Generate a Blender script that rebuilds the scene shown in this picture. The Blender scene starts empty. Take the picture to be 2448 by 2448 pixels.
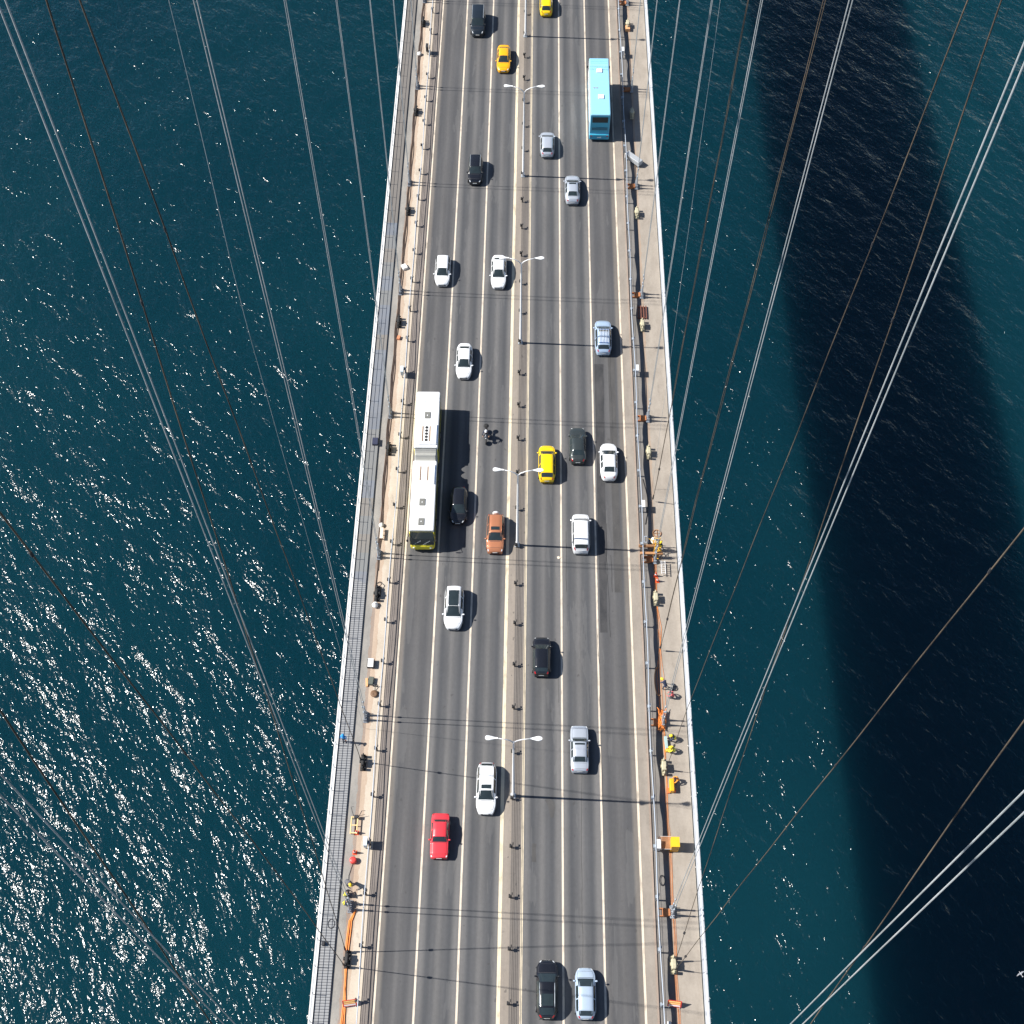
import bpy, math, random
import numpy as np
from mathutils import Vector, Matrix
R_ = math.radians
random.seed(7)
scn = bpy.context.scene
col = scn.collection

# ------------------------------------------------------------------ camera, sky, sun, exposure
cam_d = bpy.data.cameras.new("camera"); cam = bpy.data.objects.new("camera", cam_d); col.objects.link(cam)
cam_d.sensor_width = 36; cam_d.lens = 45.444; cam_d.clip_start = 0.5; cam_d.clip_end = 6000
right = Vector((0.99986977, 0.01598862, 0.00219321))
up = Vector((-0.01471039, 0.84705326, 0.53130442))
fwd = Vector((-0.00663706, 0.53126749, -0.84717814))
m = Matrix((right, up, -fwd)).transposed().to_4x4(); m.translation = Vector((0.3205, 0, 113.71))
cam.matrix_world = m
scn.camera = cam
SUN_EL, SUN_ROT = R_(44.8), R_(272.1)
w = bpy.data.worlds.new("World"); scn.world = w; w.use_nodes = True
nt = w.node_tree; nt.nodes.clear()
sky = nt.nodes.new("ShaderNodeTexSky"); sky.sky_type = 'NISHITA'; sky.sun_disc = False
sky.air_density = 0.8; sky.dust_density = 0.4; sky.altitude = 200; sky.sun_elevation = SUN_EL; sky.sun_rotation = SUN_ROT
bg = nt.nodes.new("ShaderNodeBackground"); bg.inputs[1].default_value = 0.072
ow = nt.nodes.new("ShaderNodeOutputWorld")
nt.links.new(sky.outputs[0], bg.inputs[0]); nt.links.new(bg.outputs[0], ow.inputs[0])
sd = bpy.data.lights.new("sun", 'SUN'); sd.energy = 4.9; sd.angle = R_(0.5); sd.color = (1, 0.962, 0.90)
so = bpy.data.objects.new("sun", sd); col.objects.link(so)
to_sun = Vector((math.sin(SUN_ROT) * math.cos(SUN_EL), math.cos(SUN_ROT) * math.cos(SUN_EL), math.sin(SUN_EL)))
so.rotation_euler = to_sun.to_track_quat('Z', 'Y').to_euler(); so.location = to_sun * 300
scn.view_settings.view_transform = 'Standard'; scn.view_settings.look = 'None'
scn.view_settings.exposure = 0.72; scn.view_settings.gamma = 1

# ------------------------------------------------------------------ materials
MATS = {}
def pm(name, c, rough=0.6, metal=0.0, var=0.12, scale=3.0, coat=0.0, spec=0.5, bump=0.0):
    if name in MATS: return MATS[name]
    mt = bpy.data.materials.new(name); mt.use_nodes = True
    n = mt.node_tree.nodes; l = mt.node_tree.links; b = n["Principled BSDF"]
    b.inputs["Roughness"].default_value = rough; b.inputs["Metallic"].default_value = metal
    b.inputs["Coat Weight"].default_value = coat; b.inputs["Coat Roughness"].default_value = 0.08
    b.inputs["Specular IOR Level"].default_value = spec
    tc = n.new("ShaderNodeTexCoord"); no = n.new("ShaderNodeTexNoise")
    no.inputs["Scale"].default_value = scale; no.inputs["Detail"].default_value = 5
    l.new(tc.outputs["Object"], no.inputs["Vector"])
    mx = n.new("ShaderNodeMix"); mx.data_type = 'RGBA'
    mx.inputs[6].default_value = (*[v * (1 - var) for v in c], 1)
    mx.inputs[7].default_value = (*[min(1, v * (1 + var)) for v in c], 1)
    l.new(no.outputs["Fac"], mx.inputs[0]); l.new(mx.outputs[2], b.inputs["Base Color"])
    if bump:
        bp = n.new("ShaderNodeBump"); bp.inputs["Strength"].default_value = bump; bp.inputs["Distance"].default_value = 0.03
        l.new(no.outputs["Fac"], bp.inputs["Height"]); l.new(bp.outputs[0], b.inputs["Normal"])
    MATS[name] = mt
    return mt

class NB:  # small node helper
    def __init__(s, name):
        s.m = bpy.data.materials.new(name); s.m.use_nodes = True
        s.n = s.m.node_tree.nodes; s.l = s.m.node_tree.links; s.b = s.n["Principled BSDF"]
        MATS[name] = s.m
        tc = s.n.new("ShaderNodeTexCoord"); s.co = tc.outputs["Object"]
        sp = s.n.new("ShaderNodeSeparateXYZ"); s.l.new(s.co, sp.inputs[0]); s.x, s.y, s.z = sp.outputs[0], sp.outputs[1], sp.outputs[2]
    def _in(s, sock, v):
        if hasattr(v, "links") or isinstance(v, bpy.types.NodeSocket): s.l.new(v, sock)
        else: sock.default_value = v
    def math(s, op, a, b=0.0, c=0.0, clamp=False):
        k = s.n.new("ShaderNodeMath"); k.operation = op; k.use_clamp = clamp
        s._in(k.inputs[0], a); s._in(k.inputs[1], b)
        if op in ('MULTIPLY_ADD', 'SMOOTH_MIN', 'COMPARE', 'WRAP'): s._in(k.inputs[2], c)
        return k.outputs[0]
    def noise(s, sc=(1, 1, 1), scale=1.0, detail=4, rough=0.5, dist=0.0, rot=0.0):
        mp = s.n.new("ShaderNodeMapping"); mp.inputs["Scale"].default_value = sc; mp.inputs["Rotation"].default_value = (0, 0, rot)
        if rot: mp.vector_type = 'TEXTURE'; mp.inputs["Scale"].default_value = tuple(1 / q for q in sc)
        s.l.new(s.co, mp.inputs[0])
        k = s.n.new("ShaderNodeTexNoise"); k.inputs["Scale"].default_value = scale; k.inputs["Detail"].default_value = detail
        k.inputs["Roughness"].default_value = rough; k.inputs["Distortion"].default_value = dist
        s.l.new(mp.outputs[0], k.inputs["Vector"]); return k.outputs["Fac"]
    def ramp(s, f, stops, interp='LINEAR'):
        k = s.n.new("ShaderNodeValToRGB"); k.color_ramp.interpolation = interp
        e = k.color_ramp.elements
        while len(e) < len(stops): e.new(0.5)
        for i, (p, c) in enumerate(stops):
            e[i].position = p; e[i].color = (*c, 1) if hasattr(c, '__len__') else (c, c, c, 1)
        s.l.new(f, k.inputs[0]); return k.outputs[0]
    def mix(s, f, a, b, mode='MIX'):
        k = s.n.new("ShaderNodeMix"); k.data_type = 'RGBA'; k.blend_type = mode
        s._in(k.inputs[0], f)
        for i, v in ((6, a), (7, b)):
            if isinstance(v, tuple): k.inputs[i].default_value = (*v, 1)
            else: s.l.new(v, k.inputs[i])
        return k.outputs[2]
    def bump(s, h, strength, dist, prev=None):
        k = s.n.new("ShaderNodeBump"); k.inputs["Strength"].default_value = strength; k.inputs["Distance"].default_value = dist
        s.l.new(h, k.inputs["Height"])
        if prev is not None: s.l.new(prev, k.inputs["Normal"])
        return k.outputs[0]
    def out(s, color=None, rough=None, normal=None):
        if color is not None: s._in(s.b.inputs["Base Color"], color)
        if rough is not None: s._in(s.b.inputs["Roughness"], rough)
        if normal is not None: s.l.new(normal, s.b.inputs["Normal"])
        return s.m

def mat_water():
    k = NB("sea_water")
    big = k.noise((1, 1.0, 1), 0.012, 3, 0.5)
    c = k.ramp(big, [(0.35, (0.0013, 0.0198, 0.0305)), (0.65, (0.0024, 0.0262, 0.0375))])
    n1 = k.noise((1.0, 0.58, 1), 2.1, 2, 0.55, 0.3, R_(30))
    n2 = k.noise((1.0, 0.5, 1), 0.60, 2, 0.5, 0.3, R_(40))
    n3 = k.noise((1.0, 0.5, 1), 0.16, 2, 0.5, 0.2, R_(34))
    b = k.bump(n3, 1.0, 1.35)
    b = k.bump(n2, 1.0, 0.49, b)
    b = k.bump(n1, 1.0, 0.178, b)
    k.n.remove(k.b)
    ss = k.n.new("ShaderNodeSubsurfaceScattering"); ss.inputs["Scale"].default_value = 1.0
    ss.falloff = "BURLEY"; ss.inputs["Radius"].default_value = (11.0, 17.0, 19.0); k.l.new(c, ss.inputs["Color"])
    gl = k.n.new("ShaderNodeBsdfGlossy"); gl.inputs["Roughness"].default_value = 0.14; k.l.new(b, gl.inputs["Normal"])
    fr = k.n.new("ShaderNodeFresnel"); fr.inputs["IOR"].default_value = 1.333; k.l.new(b, fr.inputs["Normal"])
    mx = k.n.new("ShaderNodeMixShader"); k.l.new(fr.outputs[0], mx.inputs[0]); k.l.new(ss.outputs[0], mx.inputs[1]); k.l.new(gl.outputs[0], mx.inputs[2])
    k.l.new(mx.outputs[0], k.n["Material Output"].inputs["Surface"])
    return k.m

def mat_asphalt():
    k = NB("asphalt")
    ax = k.math('ABSOLUTE', k.x)
    u = k.math('FRACT', k.math('DIVIDE', k.math('SUBTRACT', ax, 0.95), 3.517))
    L, M_, D = 1.0, 0.86, 0.12
    tr = k.ramp(u, [(0, L), (0.08, L), (0.24, D), (0.36, 0.35), (0.5, 0.80), (0.62, 0.30), (0.75, D), (0.92, L), (1, L)], 'EASE')
    outer = k.math('GREATER_THAN', ax, 8.0)
    shoulder = k.math('MULTIPLY_ADD', ax, 4.0, -43.0, True)
    med = k.math('LESS_THAN', ax, 0.95)
    mot = k.noise((1, 0.03, 1), 2.2, 4, 0.6)
    mot2 = k.noise((1, 0.25, 1), 0.5, 4, 0.6)
    grain = k.noise((1, 1, 1), 14.0, 3, 0.7)
    base = k.mix(tr, (0.050, 0.053, 0.059), (0.134, 0.129, 0.126))
    base = k.mix(k.math('MULTIPLY', outer, 0.5), base, k.mix(mot, (0.058, 0.058, 0.062), (0.086, 0.083, 0.083)))
    base = k.mix(shoulder, base, (0.150, 0.134, 0.118))
    left = k.math('LESS_THAN', k.x, -0.1)
    base = k.mix(k.math('MULTIPLY', med, 0.9), base, k.mix(left, (0.175, 0.152, 0.132), (0.275, 0.235, 0.195)))
    coarse = k.noise((1, 0.6, 1), 4.0, 4, 0.75)
    v = k.math('ADD', k.math('MULTIPLY', mot, 0.38), k.math('MULTIPLY', mot2, 0.42))
    v = k.math('ADD', v, k.math('MULTIPLY', grain, 0.35))
    v = k.math('ADD', v, k.math('MULTIPLY', coarse, 0.40))
    v = k.math('ADD', v, 0.21)
    cc = k.n.new("ShaderNodeCombineColor"); [k.l.new(v, cc.inputs[i]) for i in range(3)]
    base = k.mix(1.0, base, cc.outputs[0], 'MULTIPLY')
    # oil spots
    spots = k.math('GREATER_THAN', k.noise((1, 0.7, 1), 1.9, 2, 0.4), 0.735)
    base = k.mix(k.math('MULTIPLY', spots, 0.5), base, (0.045, 0.043, 0.043))
    drips = k.math('GREATER_THAN', k.noise((1, 1, 1), 1.1, 3, 0.6), 0.70)
    base = k.mix(k.math('MULTIPLY', drips, 0.22), base, (0.06, 0.06, 0.062))
    worn = k.math('GREATER_THAN', k.noise((1, 0.12, 1), 0.8, 4, 0.6), 0.60)
    base = k.mix(k.math('MULTIPLY', worn, 0.18), base, (0.17, 0.165, 0.16))
    nb = k.bump(grain, 0.3, 0.02)
    return k.out(base, 0.8, nb)

def mat_concrete(name, a, b, stain=(0.30, 0.14, 0.06), sx=None, sc=1.0, var=0.9):
    k = NB(name)
    n1 = k.noise((1, 0.35, 1), 0.9 * sc, 5, 0.6); n2 = k.noise((1, 1, 1), 6, 4, 0.7)
    f = k.math('ADD', k.math('MULTIPLY', n1, 0.7), k.math('MULTIPLY', n2, 0.3))
    c = k.ramp(f, [(0.36, a), (0.62, b)])
    st = k.math('GREATER_THAN', k.noise((1, 0.5, 1), 0.8, 5, 0.7), 0.64)
    c = k.mix(k.math('MULTIPLY', st, 0.25 * var), c, (0.14, 0.12, 0.10))
    if sx is not None:  # rust runs along one edge
        d = k.math('ABSOLUTE', k.math('SUBTRACT', k.x, sx))
        wob = k.math('MULTIPLY', k.noise((1, 1, 1), 1.1, 4, 0.6), 0.55)
        g = k.math('LESS_THAN', d, wob)
        c = k.mix(k.math('MULTIPLY', g, 0.33), c, stain)
    return k.out(c, 0.85, k.bump(n2, 0.2, 0.02))

def mat_grating():
    k = NB("walkway_deck")
    st = k.math('GREATER_THAN', k.math('FRACT', k.math('DIVIDE', k.y, 0.24)), 0.42)
    near = k.math('LESS_THAN', k.math('ADD', k.y, k.math('MULTIPLY', k.noise((1, .2, 1), .3), 6)), 66)
    bars = k.mix(st, (0.14,0.143,0.15), (0.27, 0.275, 0.28))
    cell = k.n.new("ShaderNodeTexWhiteNoise"); cell.noise_dimensions = '1D'
    k.l.new(k.math('FLOOR', k.math('DIVIDE', k.y, 2.2)), cell.inputs["W"])
    slab = k.ramp(cell.outputs["Value"], [(0, (0.17, 0.20, 0.25)), (0.3, (0.19, 0.20, 0.20)), (0.55, (0.22, 0.195, 0.165)), (0.8, (0.14, 0.17, 0.22)), (1, (0.25, 0.16, 0.11))], 'CONSTANT')
    slab = k.mix(k.noise((1, .6, 1), 1.6, 5, .7), slab, (0.19, 0.185, 0.18))
    far = k.math('GREATER_THAN', k.y, 112)
    slab = k.mix(far, slab, (0.17, 0.155, 0.14))
    return k.out(k.mix(near, slab, bars), 0.6)

def mat_paint_line(name, c):
    k = NB(name)
    n = k.noise((1, 0.12, 1), 5, 5, 0.7); n2 = k.noise((1, 0.5, 1), 1.3, 4, 0.6)
    f = k.math('ADD', k.math('MULTIPLY', n, 0.5), k.math('MULTIPLY', n2, 0.5))
    return k.out(k.ramp(f, [(0.38, tuple(v * 0.60 for v in c)), (0.50, c)]), 0.7)

def mat_rope(name, a, b, rough=0.6):
    k = NB(name)
    n = k.noise((1, 1, 1), 0.22, 3, 0.6); n2 = k.noise((9, 9, 3), 2.5, 3, 0.6)
    f = k.math('ADD', k.math('MULTIPLY', n, 0.7), k.math('MULTIPLY', n2, 0.3))
    return k.out(k.ramp(f, [(0.4, a), (0.6, b)]), rough)

WATER = mat_water(); ASPH = mat_asphalt()
CREAM = mat_concrete("cream_concrete", (0.42, 0.355, 0.28), (0.54, 0.465, 0.375), sx=-13.75)
GREYC = mat_concrete("grey_concrete", (0.21, 0.20, 0.185), (0.31, 0.29, 0.26), sx=-13.95)
TANC = mat_concrete("tan_concrete", (0.26, 0.225, 0.187), (0.35, 0.307, 0.258), sx=13.92, stain=(0.38, 0.22, 0.12))
BAND = mat_concrete("verge_concrete", (0.155, 0.133, 0.118), (0.21, 0.18, 0.16))
BANDR = mat_concrete("verge_concrete_tan", (0.23, 0.20, 0.168), (0.30, 0.262, 0.222))
TRENCH = mat_concrete("gutter_concrete", (0.14, 0.13, 0.12), (0.20, 0.185, 0.17))
GRATE = mat_grating()
WLINE = mat_paint_line("white_road_paint", (0.64, 0.55, 0.44))
YLINE = mat_paint_line("cream_road_paint", (0.70, 0.60, 0.43))
PALEROPE = mat_rope("pale_rope", (0.26, 0.29, 0.30), (0.44, 0.46, 0.47), 0.5)
BROWNROPE = mat_rope("brown_rope", (0.03, 0.022, 0.017), (0.13, 0.10, 0.07), 0.9)
WHITE = pm("white_steel", (0.72, 0.72, 0.72), 0.45, var=0.06, scale=1.2)
GALV = pm("galvanised_steel", (0.38, 0.42, 0.46), 0.45, 0.3, var=0.2)
DARKST = pm("dark_steel", (0.035, 0.035, 0.04), 0.6, 0.2)
BLACK = pm("black_rubber", (0.015, 0.015, 0.016), 0.7)
GLASS = pm("vehicle_glass", (0.022, 0.032, 0.035), 0.04, spec=0.8, var=0.3, scale=2)
RIMM = pm("wheel_alloy", (0.45, 0.45, 0.46), 0.35, 0.7)
HEADL = pm("headlamp_lens", (0.75, 0.78, 0.80), 0.08, spec=0.8)
TAILL = pm("tail_lamp_lens", (0.42, 0.015, 0.02), 0.15)
PLATE = pm("number_plate", (0.75, 0.75, 0.72), 0.5)
ORANGE = pm("orange_plastic", (0.80, 0.26, 0.05), 0.5, var=0.25)
CONE = pm("cone_plastic", (0.75, 0.09, 0.03), 0.5)
YELLOW = pm("yellow_paint", (0.80, 0.47, 0.02), 0.45)
HELM = pm("helmet_yellow", (0.85, 0.62, 0.03), 0.35)
SKIN = pm("skin", (0.42, 0.24, 0.16), 0.6)
KHAKI = pm("khaki_steel", (0.46, 0.42, 0.29), 0.6, var=0.3)
RUST = pm("rusty_steel", (0.42, 0.16, 0.06), 0.75, var=0.35, scale=6)
BROWNC = pm("brown_rope_dark", (0.09, 0.06, 0.045), 0.8, var=0.3)

# ------------------------------------------------------------------ mesh helpers
class MB:
    def __init__(s): s.v = []; s.f = []; s.m = []; s.cur = 0
    def add(s, vs, fs, mi=None):
        o = len(s.v); s.v += [tuple(p) for p in vs]; s.f += [tuple(i + o for i in f) for f in fs]
        s.m += [s.cur if mi is None else mi] * len(fs); return s
    def box(s, c, d, rz=0.0, bev=0.0, mi=None):
        x, y, z = (q / 2 for q in d); b = min(bev, x * .9, y * .9, z * .9)
        if b > 0:
            vs = []; fs = []
            for zz, bb in ((-z, b), (-z + b, 0), (z - b, 0), (z, b)):
                X, Y = x - bb, y - bb; e = b if bb == 0 else b * .4
                vs += [(-X + e, -Y, zz), (X - e, -Y, zz), (X, -Y + e, zz), (X, Y - e, zz), (X - e, Y, zz), (-X + e, Y, zz), (-X, Y - e, zz), (-X, -Y + e, zz)]
            for r in range(3):
                for i in range(8):
                    a = r * 8 + i; q = r * 8 + (i + 1) % 8
                    fs.append((a, q, q + 8, a + 8))
            fs += [tuple(range(7, -1, -1)), tuple(range(24, 32))]
        else:
            vs = [(-x, -y, -z), (x, -y, -z), (x, y, -z), (-x, y, -z), (-x, -y, z), (x, -y, z), (x, y, z), (-x, y, z)]
            fs = [(3, 2, 1, 0), (4, 5, 6, 7), (0, 1, 5, 4), (1, 2, 6, 5), (2, 3, 7, 6), (3, 0, 4, 7)]
        ca, sa = math.cos(rz), math.sin(rz)
        vs = [(c[0] + p[0] * ca - p[1] * sa, c[1] + p[0] * sa + p[1] * ca, c[2] + p[2]) for p in vs]
        return s.add(vs, fs, mi)
    def tube(s, pts, r, n=8, mi=None, cap=True):
        pts = [Vector(p) for p in pts]; rs = r if hasattr(r, '__len__') else [r] * len(pts)
        d0 = (pts[1] - pts[0]).normalized(); a = Vector((0, 0, 1)) if abs(d0.z) < 0.9 else Vector((1, 0, 0))
        vs = []; fs = []
        for i, p in enumerate(pts):
            d = (pts[min(i + 1, len(pts) - 1)] - pts[max(i - 1, 0)]).normalized()
            u = d.cross(a).normalized(); w_ = d.cross(u)
            for j in range(n):
                t = 2 * math.pi * j / n; vs.append(p + (u * math.cos(t) + w_ * math.sin(t)) * rs[i])
        for i in range(len(pts) - 1):
            for j in range(n):
                k = (j + 1) % n; fs.append((i * n + j, i * n + k, (i + 1) * n + k, (i + 1) * n + j))
        if cap: fs += [tuple(range(n - 1, -1, -1)), tuple(range((len(pts) - 1) * n, len(pts) * n))]
        return s.add(vs, fs, mi)
    def ball(s, c, r, n=10, k=6, mi=None):
        rx, ry, rz = r if hasattr(r, '__len__') else (r, r, r)
        vs = [(c[0], c[1], c[2] - rz)]; fs = []
        for i in range(1, k):
            a = -math.pi / 2 + math.pi * i / k
            for j in range(n):
                t = 2 * math.pi * j / n; vs.append((c[0] + rx * math.cos(a) * math.cos(t), c[1] + ry * math.cos(a) * math.sin(t), c[2] + rz * math.sin(a)))
        vs.append((c[0], c[1], c[2] + rz)); e = len(vs) - 1
        for j in range(n):
            q = (j + 1) % n; fs.append((0, 1 + q, 1 + j)); fs.append((e, 1 + (k - 2) * n + j, 1 + (k - 2) * n + q))
            for i in range(k - 2):
                fs.append((1 + i * n + j, 1 + i * n + q, 1 + (i + 1) * n + q, 1 + (i + 1) * n + j))
        return s.add(vs, fs, mi)
    def lathe(s, prof, c=(0, 0, 0), n=14, mi=None):  # prof: (r, z)
        vs = []; fs = []
        for r, z in prof:
            for j in range(n):
                t = 2 * math.pi * j / n; vs.append((c[0] + r * math.cos(t), c[1] + r * math.sin(t), c[2] + z))
        for i in range(len(prof) - 1):
            for j in range(n):
                q = (j + 1) % n; fs.append((i * n + j, i * n + q, (i + 1) * n + q, (i + 1) * n + j))
        fs += [tuple(range(n - 1, -1, -1)), tuple(range((len(prof) - 1) * n, len(prof) * n))]
        return s.add(vs, fs, mi)
    def ring(s, c, R, r, n=20, k=6, axis='z', sy=1.0, mi=None):
        vs = []; fs = []
        for i in range(n):
            a = 2 * math.pi * i / n
            for j in range(k):
                b = 2 * math.pi * j / k; rr = R + r * math.cos(b)
                p = (rr * math.cos(a), rr * math.sin(a) * sy, r * math.sin(b))
                if axis == 'x': p = (p[2], p[0], p[1])
                if axis == 'y': p = (p[0], p[2], p[1])
                vs.append((c[0] + p[0], c[1] + p[1], c[2] + p[2]))
        for i in range(n):
            for j in range(k):
                fs.append((i * k + j, ((i + 1) % n) * k + j, ((i + 1) % n) * k + (j + 1) % k, i * k + (j + 1) % k))
        return s.add(vs, fs, mi)
    def build(s, name, mat, parent=None, smooth=False, loc=None):
        me = bpy.data.meshes.new(name); me.from_pydata(s.v, [], s.f); me.update()
        for mt in (mat if isinstance(mat, (list, tuple)) else [mat]): me.materials.append(mt)
        if any(s.m): me.polygons.foreach_set("material_index", s.m)
        if smooth: me.polygons.foreach_set("use_smooth", [True] * len(me.polygons))
        o = bpy.data.objects.new(name, me); col.objects.link(o)
        if parent is not None: o.parent = parent
        if loc: o.location = loc
        return o

def tag(o, label=None, cat=None, group=None, kind=None):
    if label: o["label"] = label
    if cat: o["category"] = cat
    if group: o["group"] = group
    if kind: o["kind"] = kind
    return o
def thing(name, loc, label, cat, group=None, rz=0.0):
    o = bpy.data.objects.new(name, None); col.objects.link(o); o.location = loc; o.rotation_euler = (0, 0, rz)
    o.empty_display_size = 0.3
    return tag(o, label, cat, group)
def dup(root, loc, label, group=None, rz=None):
    def rec(o, par):
        c = o.copy(); col.objects.link(c); c.parent = par
        for ch in kids.get(o.name, []): rec(ch, c)
        return c
    kids = {}
    for o in col.objects:
        if o.parent: kids.setdefault(o.parent.name, []).append(o)
    r = rec(root, None); r.location = loc; r["label"] = label
    if group: r["group"] = group
    if rz is not None: r.rotation_euler = (0, 0, rz)
    return r

def sheet(name, x0, x1, y0, y1, z, mat, th=0.0, parent=None):
    b = MB()
    if th: b.box(((x0 + x1) / 2, (y0 + y1) / 2, z - th / 2), (x1 - x0, y1 - y0, th))
    else: b.add([(x0, y0, z), (x1, y0, z), (x1, y1, z), (x0, y1, z)], [(0, 1, 2, 3)])
    return b.build(name, mat, parent)

# ------------------------------------------------------------------ setting: water, road, pavements
Y0, Y1 = -45.0, 420.0
tag(sheet("water", -2500, 2500, -1500, 3500, -64.0, WATER), kind="structure")
tag(sheet("road", -11.52, 11.52, Y0, Y1, 0.0, ASPH), kind="structure")
b = MB()
for x, wd in ((-8.0, .18), (-4.42, .18), (4.52, .18), (8.05, .18)):
    b.add([(x - wd / 2, Y0, .005), (x + wd / 2, Y0, .005), (x + wd / 2, Y1, .005), (x - wd / 2, Y1, .005)], [(0, 1, 2, 3)])
for x0, x1 in ((-11.5, -11.26), (11.3, 11.5)):
    b.add([(x0, Y0, .005), (x1, Y0, .005), (x1, Y1, .005), (x0, Y1, .005)], [(0, 1, 2, 3)])
tag(b.build("road_markings", WLINE), kind="structure")
b = MB()
for x0, x1 in ((-1.11, -0.80), (0.84, 0.89), (0.96, 1.03)):
    b.add([(x0, Y0, .005), (x1, Y0, .005), (x1, Y1, .005), (x0, Y1, .005)], [(0, 1, 2, 3)])
tag(b.build("median_markings", YLINE), kind="structure")
# repaired patches and cracks in the asphalt
PATCH = mat_concrete("asphalt_patch_dark", (0.026, 0.027, 0.030), (0.062, 0.060, 0.061))
PATCHB = mat_concrete("asphalt_patch_mid", (0.048, 0.047, 0.047), (0.078, 0.075, 0.073))
def blob(name, pts, z, mat):
    b = MB(); b.add([(x, y, z) for x, y in pts], [tuple(range(len(pts)))]); tag(b.build(name, mat), kind="structure")
def edge_poly(x0, x1, y0, y1, j, n=22, taper=0.0):
    L = [(x0 + random.uniform(-j, j) * .3, y0 + (y1 - y0) * i / n) for i in range(n + 1)]
    Rr = [(x1 - taper * (1 - i / n) + random.uniform(-j, j), y0 + (y1 - y0) * i / n) for i in range(n + 1)]
    return L[::1][::-1] + Rr
blob("road_patch", [(2.94, 40.4), (3.25, 40.6), (3.8, 40.2), (3.85, 39.6), (3.7, 38.75), (3.45, 38.7), (3.25, 39.7)][::-1], 0.004, PATCHB)
blob("road_patch", [(1.75, 34.7), (2.17, 34.65), (2.12, 35.9), (2.2, 36.3), (1.8, 36.35)], 0.004, PATCHB)
blob("road_patch", edge_poly(8.32, 9.35, 57.5, 91.0, 0.05, taper=0.3), 0.004, PATCH)
blob("road_patch", edge_poly(9.85, 10.6, 62.0, 92.0, 0.04), 0.004, PATCHB)
b = MB()
CR = pm("road_crack", (0.03, 0.03, 0.03), 0.9)
def crack(x, y0, y1, w_=0.03):
    y = y0; xx = x
    while y < y1:
        yn = y + random.uniform(.5, 1.2); xn = xx + random.uniform(-.05, .05)
        b.add([(xx - w_ / 2, y, .009), (xx + w_ / 2, y, .009), (xn + w_ / 2, yn, .009), (xn - w_ / 2, yn, .009)], [(0, 1, 2, 3)]); y, xx = yn, xn
crack(8.15, 40, 57, .03); crack(9.3, 57, 70, .04); crack(6.15, 24, 44, .02); crack(5.05, 62, 69, .03); crack(8.28, 70, 92, .02)
crack(9.6, 62, 66, .04); crack(10.0, 78, 96, .03); crack(4.2, 50, 54, .02)
tag(b.build("road_cracks", CR), kind="structure")

tag(sheet("verge_left", -12.42, -11.524, Y0, Y1, 0.10, BAND, .35), kind="structure")
tag(sheet("pavement_left", -13.92, -12.424, Y0, Y1, 0.12, CREAM, .35), kind="structure")
tag(sheet("service_strip_left", -15.05, -13.924, Y0, Y1, 0.105, GREYC, .35), kind="structure")
tag(sheet("walkway_left", -16.30, -15.054, Y0, Y1, 0.28, GRATE, .3), kind="structure")
tag(sheet("verge_right", 11.524, 12.35, Y0, Y1, 0.10, BANDR, .35), kind="structure")
tag(sheet("kerb_right", 12.354, 12.52, Y0, Y1, 0.13, mat_concrete("kerb_stone", (0.26, 0.20, 0.16), (0.34, 0.27, 0.22)), .4), kind="structure")
tag(sheet("gutter_right", 12.524, 13.92, Y0, Y1, 0.02, TRENCH, .3), kind="structure")
tag(sheet("walkway_right", 13.924, 16.25, Y0, Y1, 0.06, TANC, .4), kind="structure")
# the girder the road lies on
root = thing("bridge_girder", (0, 0, -3), "long steel box girder with white edge beams carrying the road over the water", "bridge")
b = MB(); prof = [(-16.2, -0.3), (-16.2, -0.55), (-13.5, -1.0), (-9, -3.0), (9, -3.0), (13.5, -1.0), (16.2, -0.55), (16.2, -0.3)]
vs = [(x, y, z + 3) for y in (Y0, Y1) for x, z in prof]; n = len(prof)
b.add(vs, [(i, (i + 1) % n, (i + 1) % n + n, i + n) for i in range(n)] + [tuple(range(n)), tuple(range(2 * n - 1, n - 1, -1))])
b.build("box_girder", pm("girder_paint", (0.35, 0.37, 0.38), 0.5), root)
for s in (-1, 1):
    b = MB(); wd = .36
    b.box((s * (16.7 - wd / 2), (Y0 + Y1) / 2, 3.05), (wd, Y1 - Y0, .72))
    b.build("edge_beam", mat_concrete("left_beam" if s < 0 else "right_beam", (0.62, 0.60, 0.57) if s < 0 else (0.34, 0.36, 0.39), (0.78, 0.76, 0.72) if s < 0 else (0.50, 0.52, 0.55), sc=.6, var=.3), root)

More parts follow.
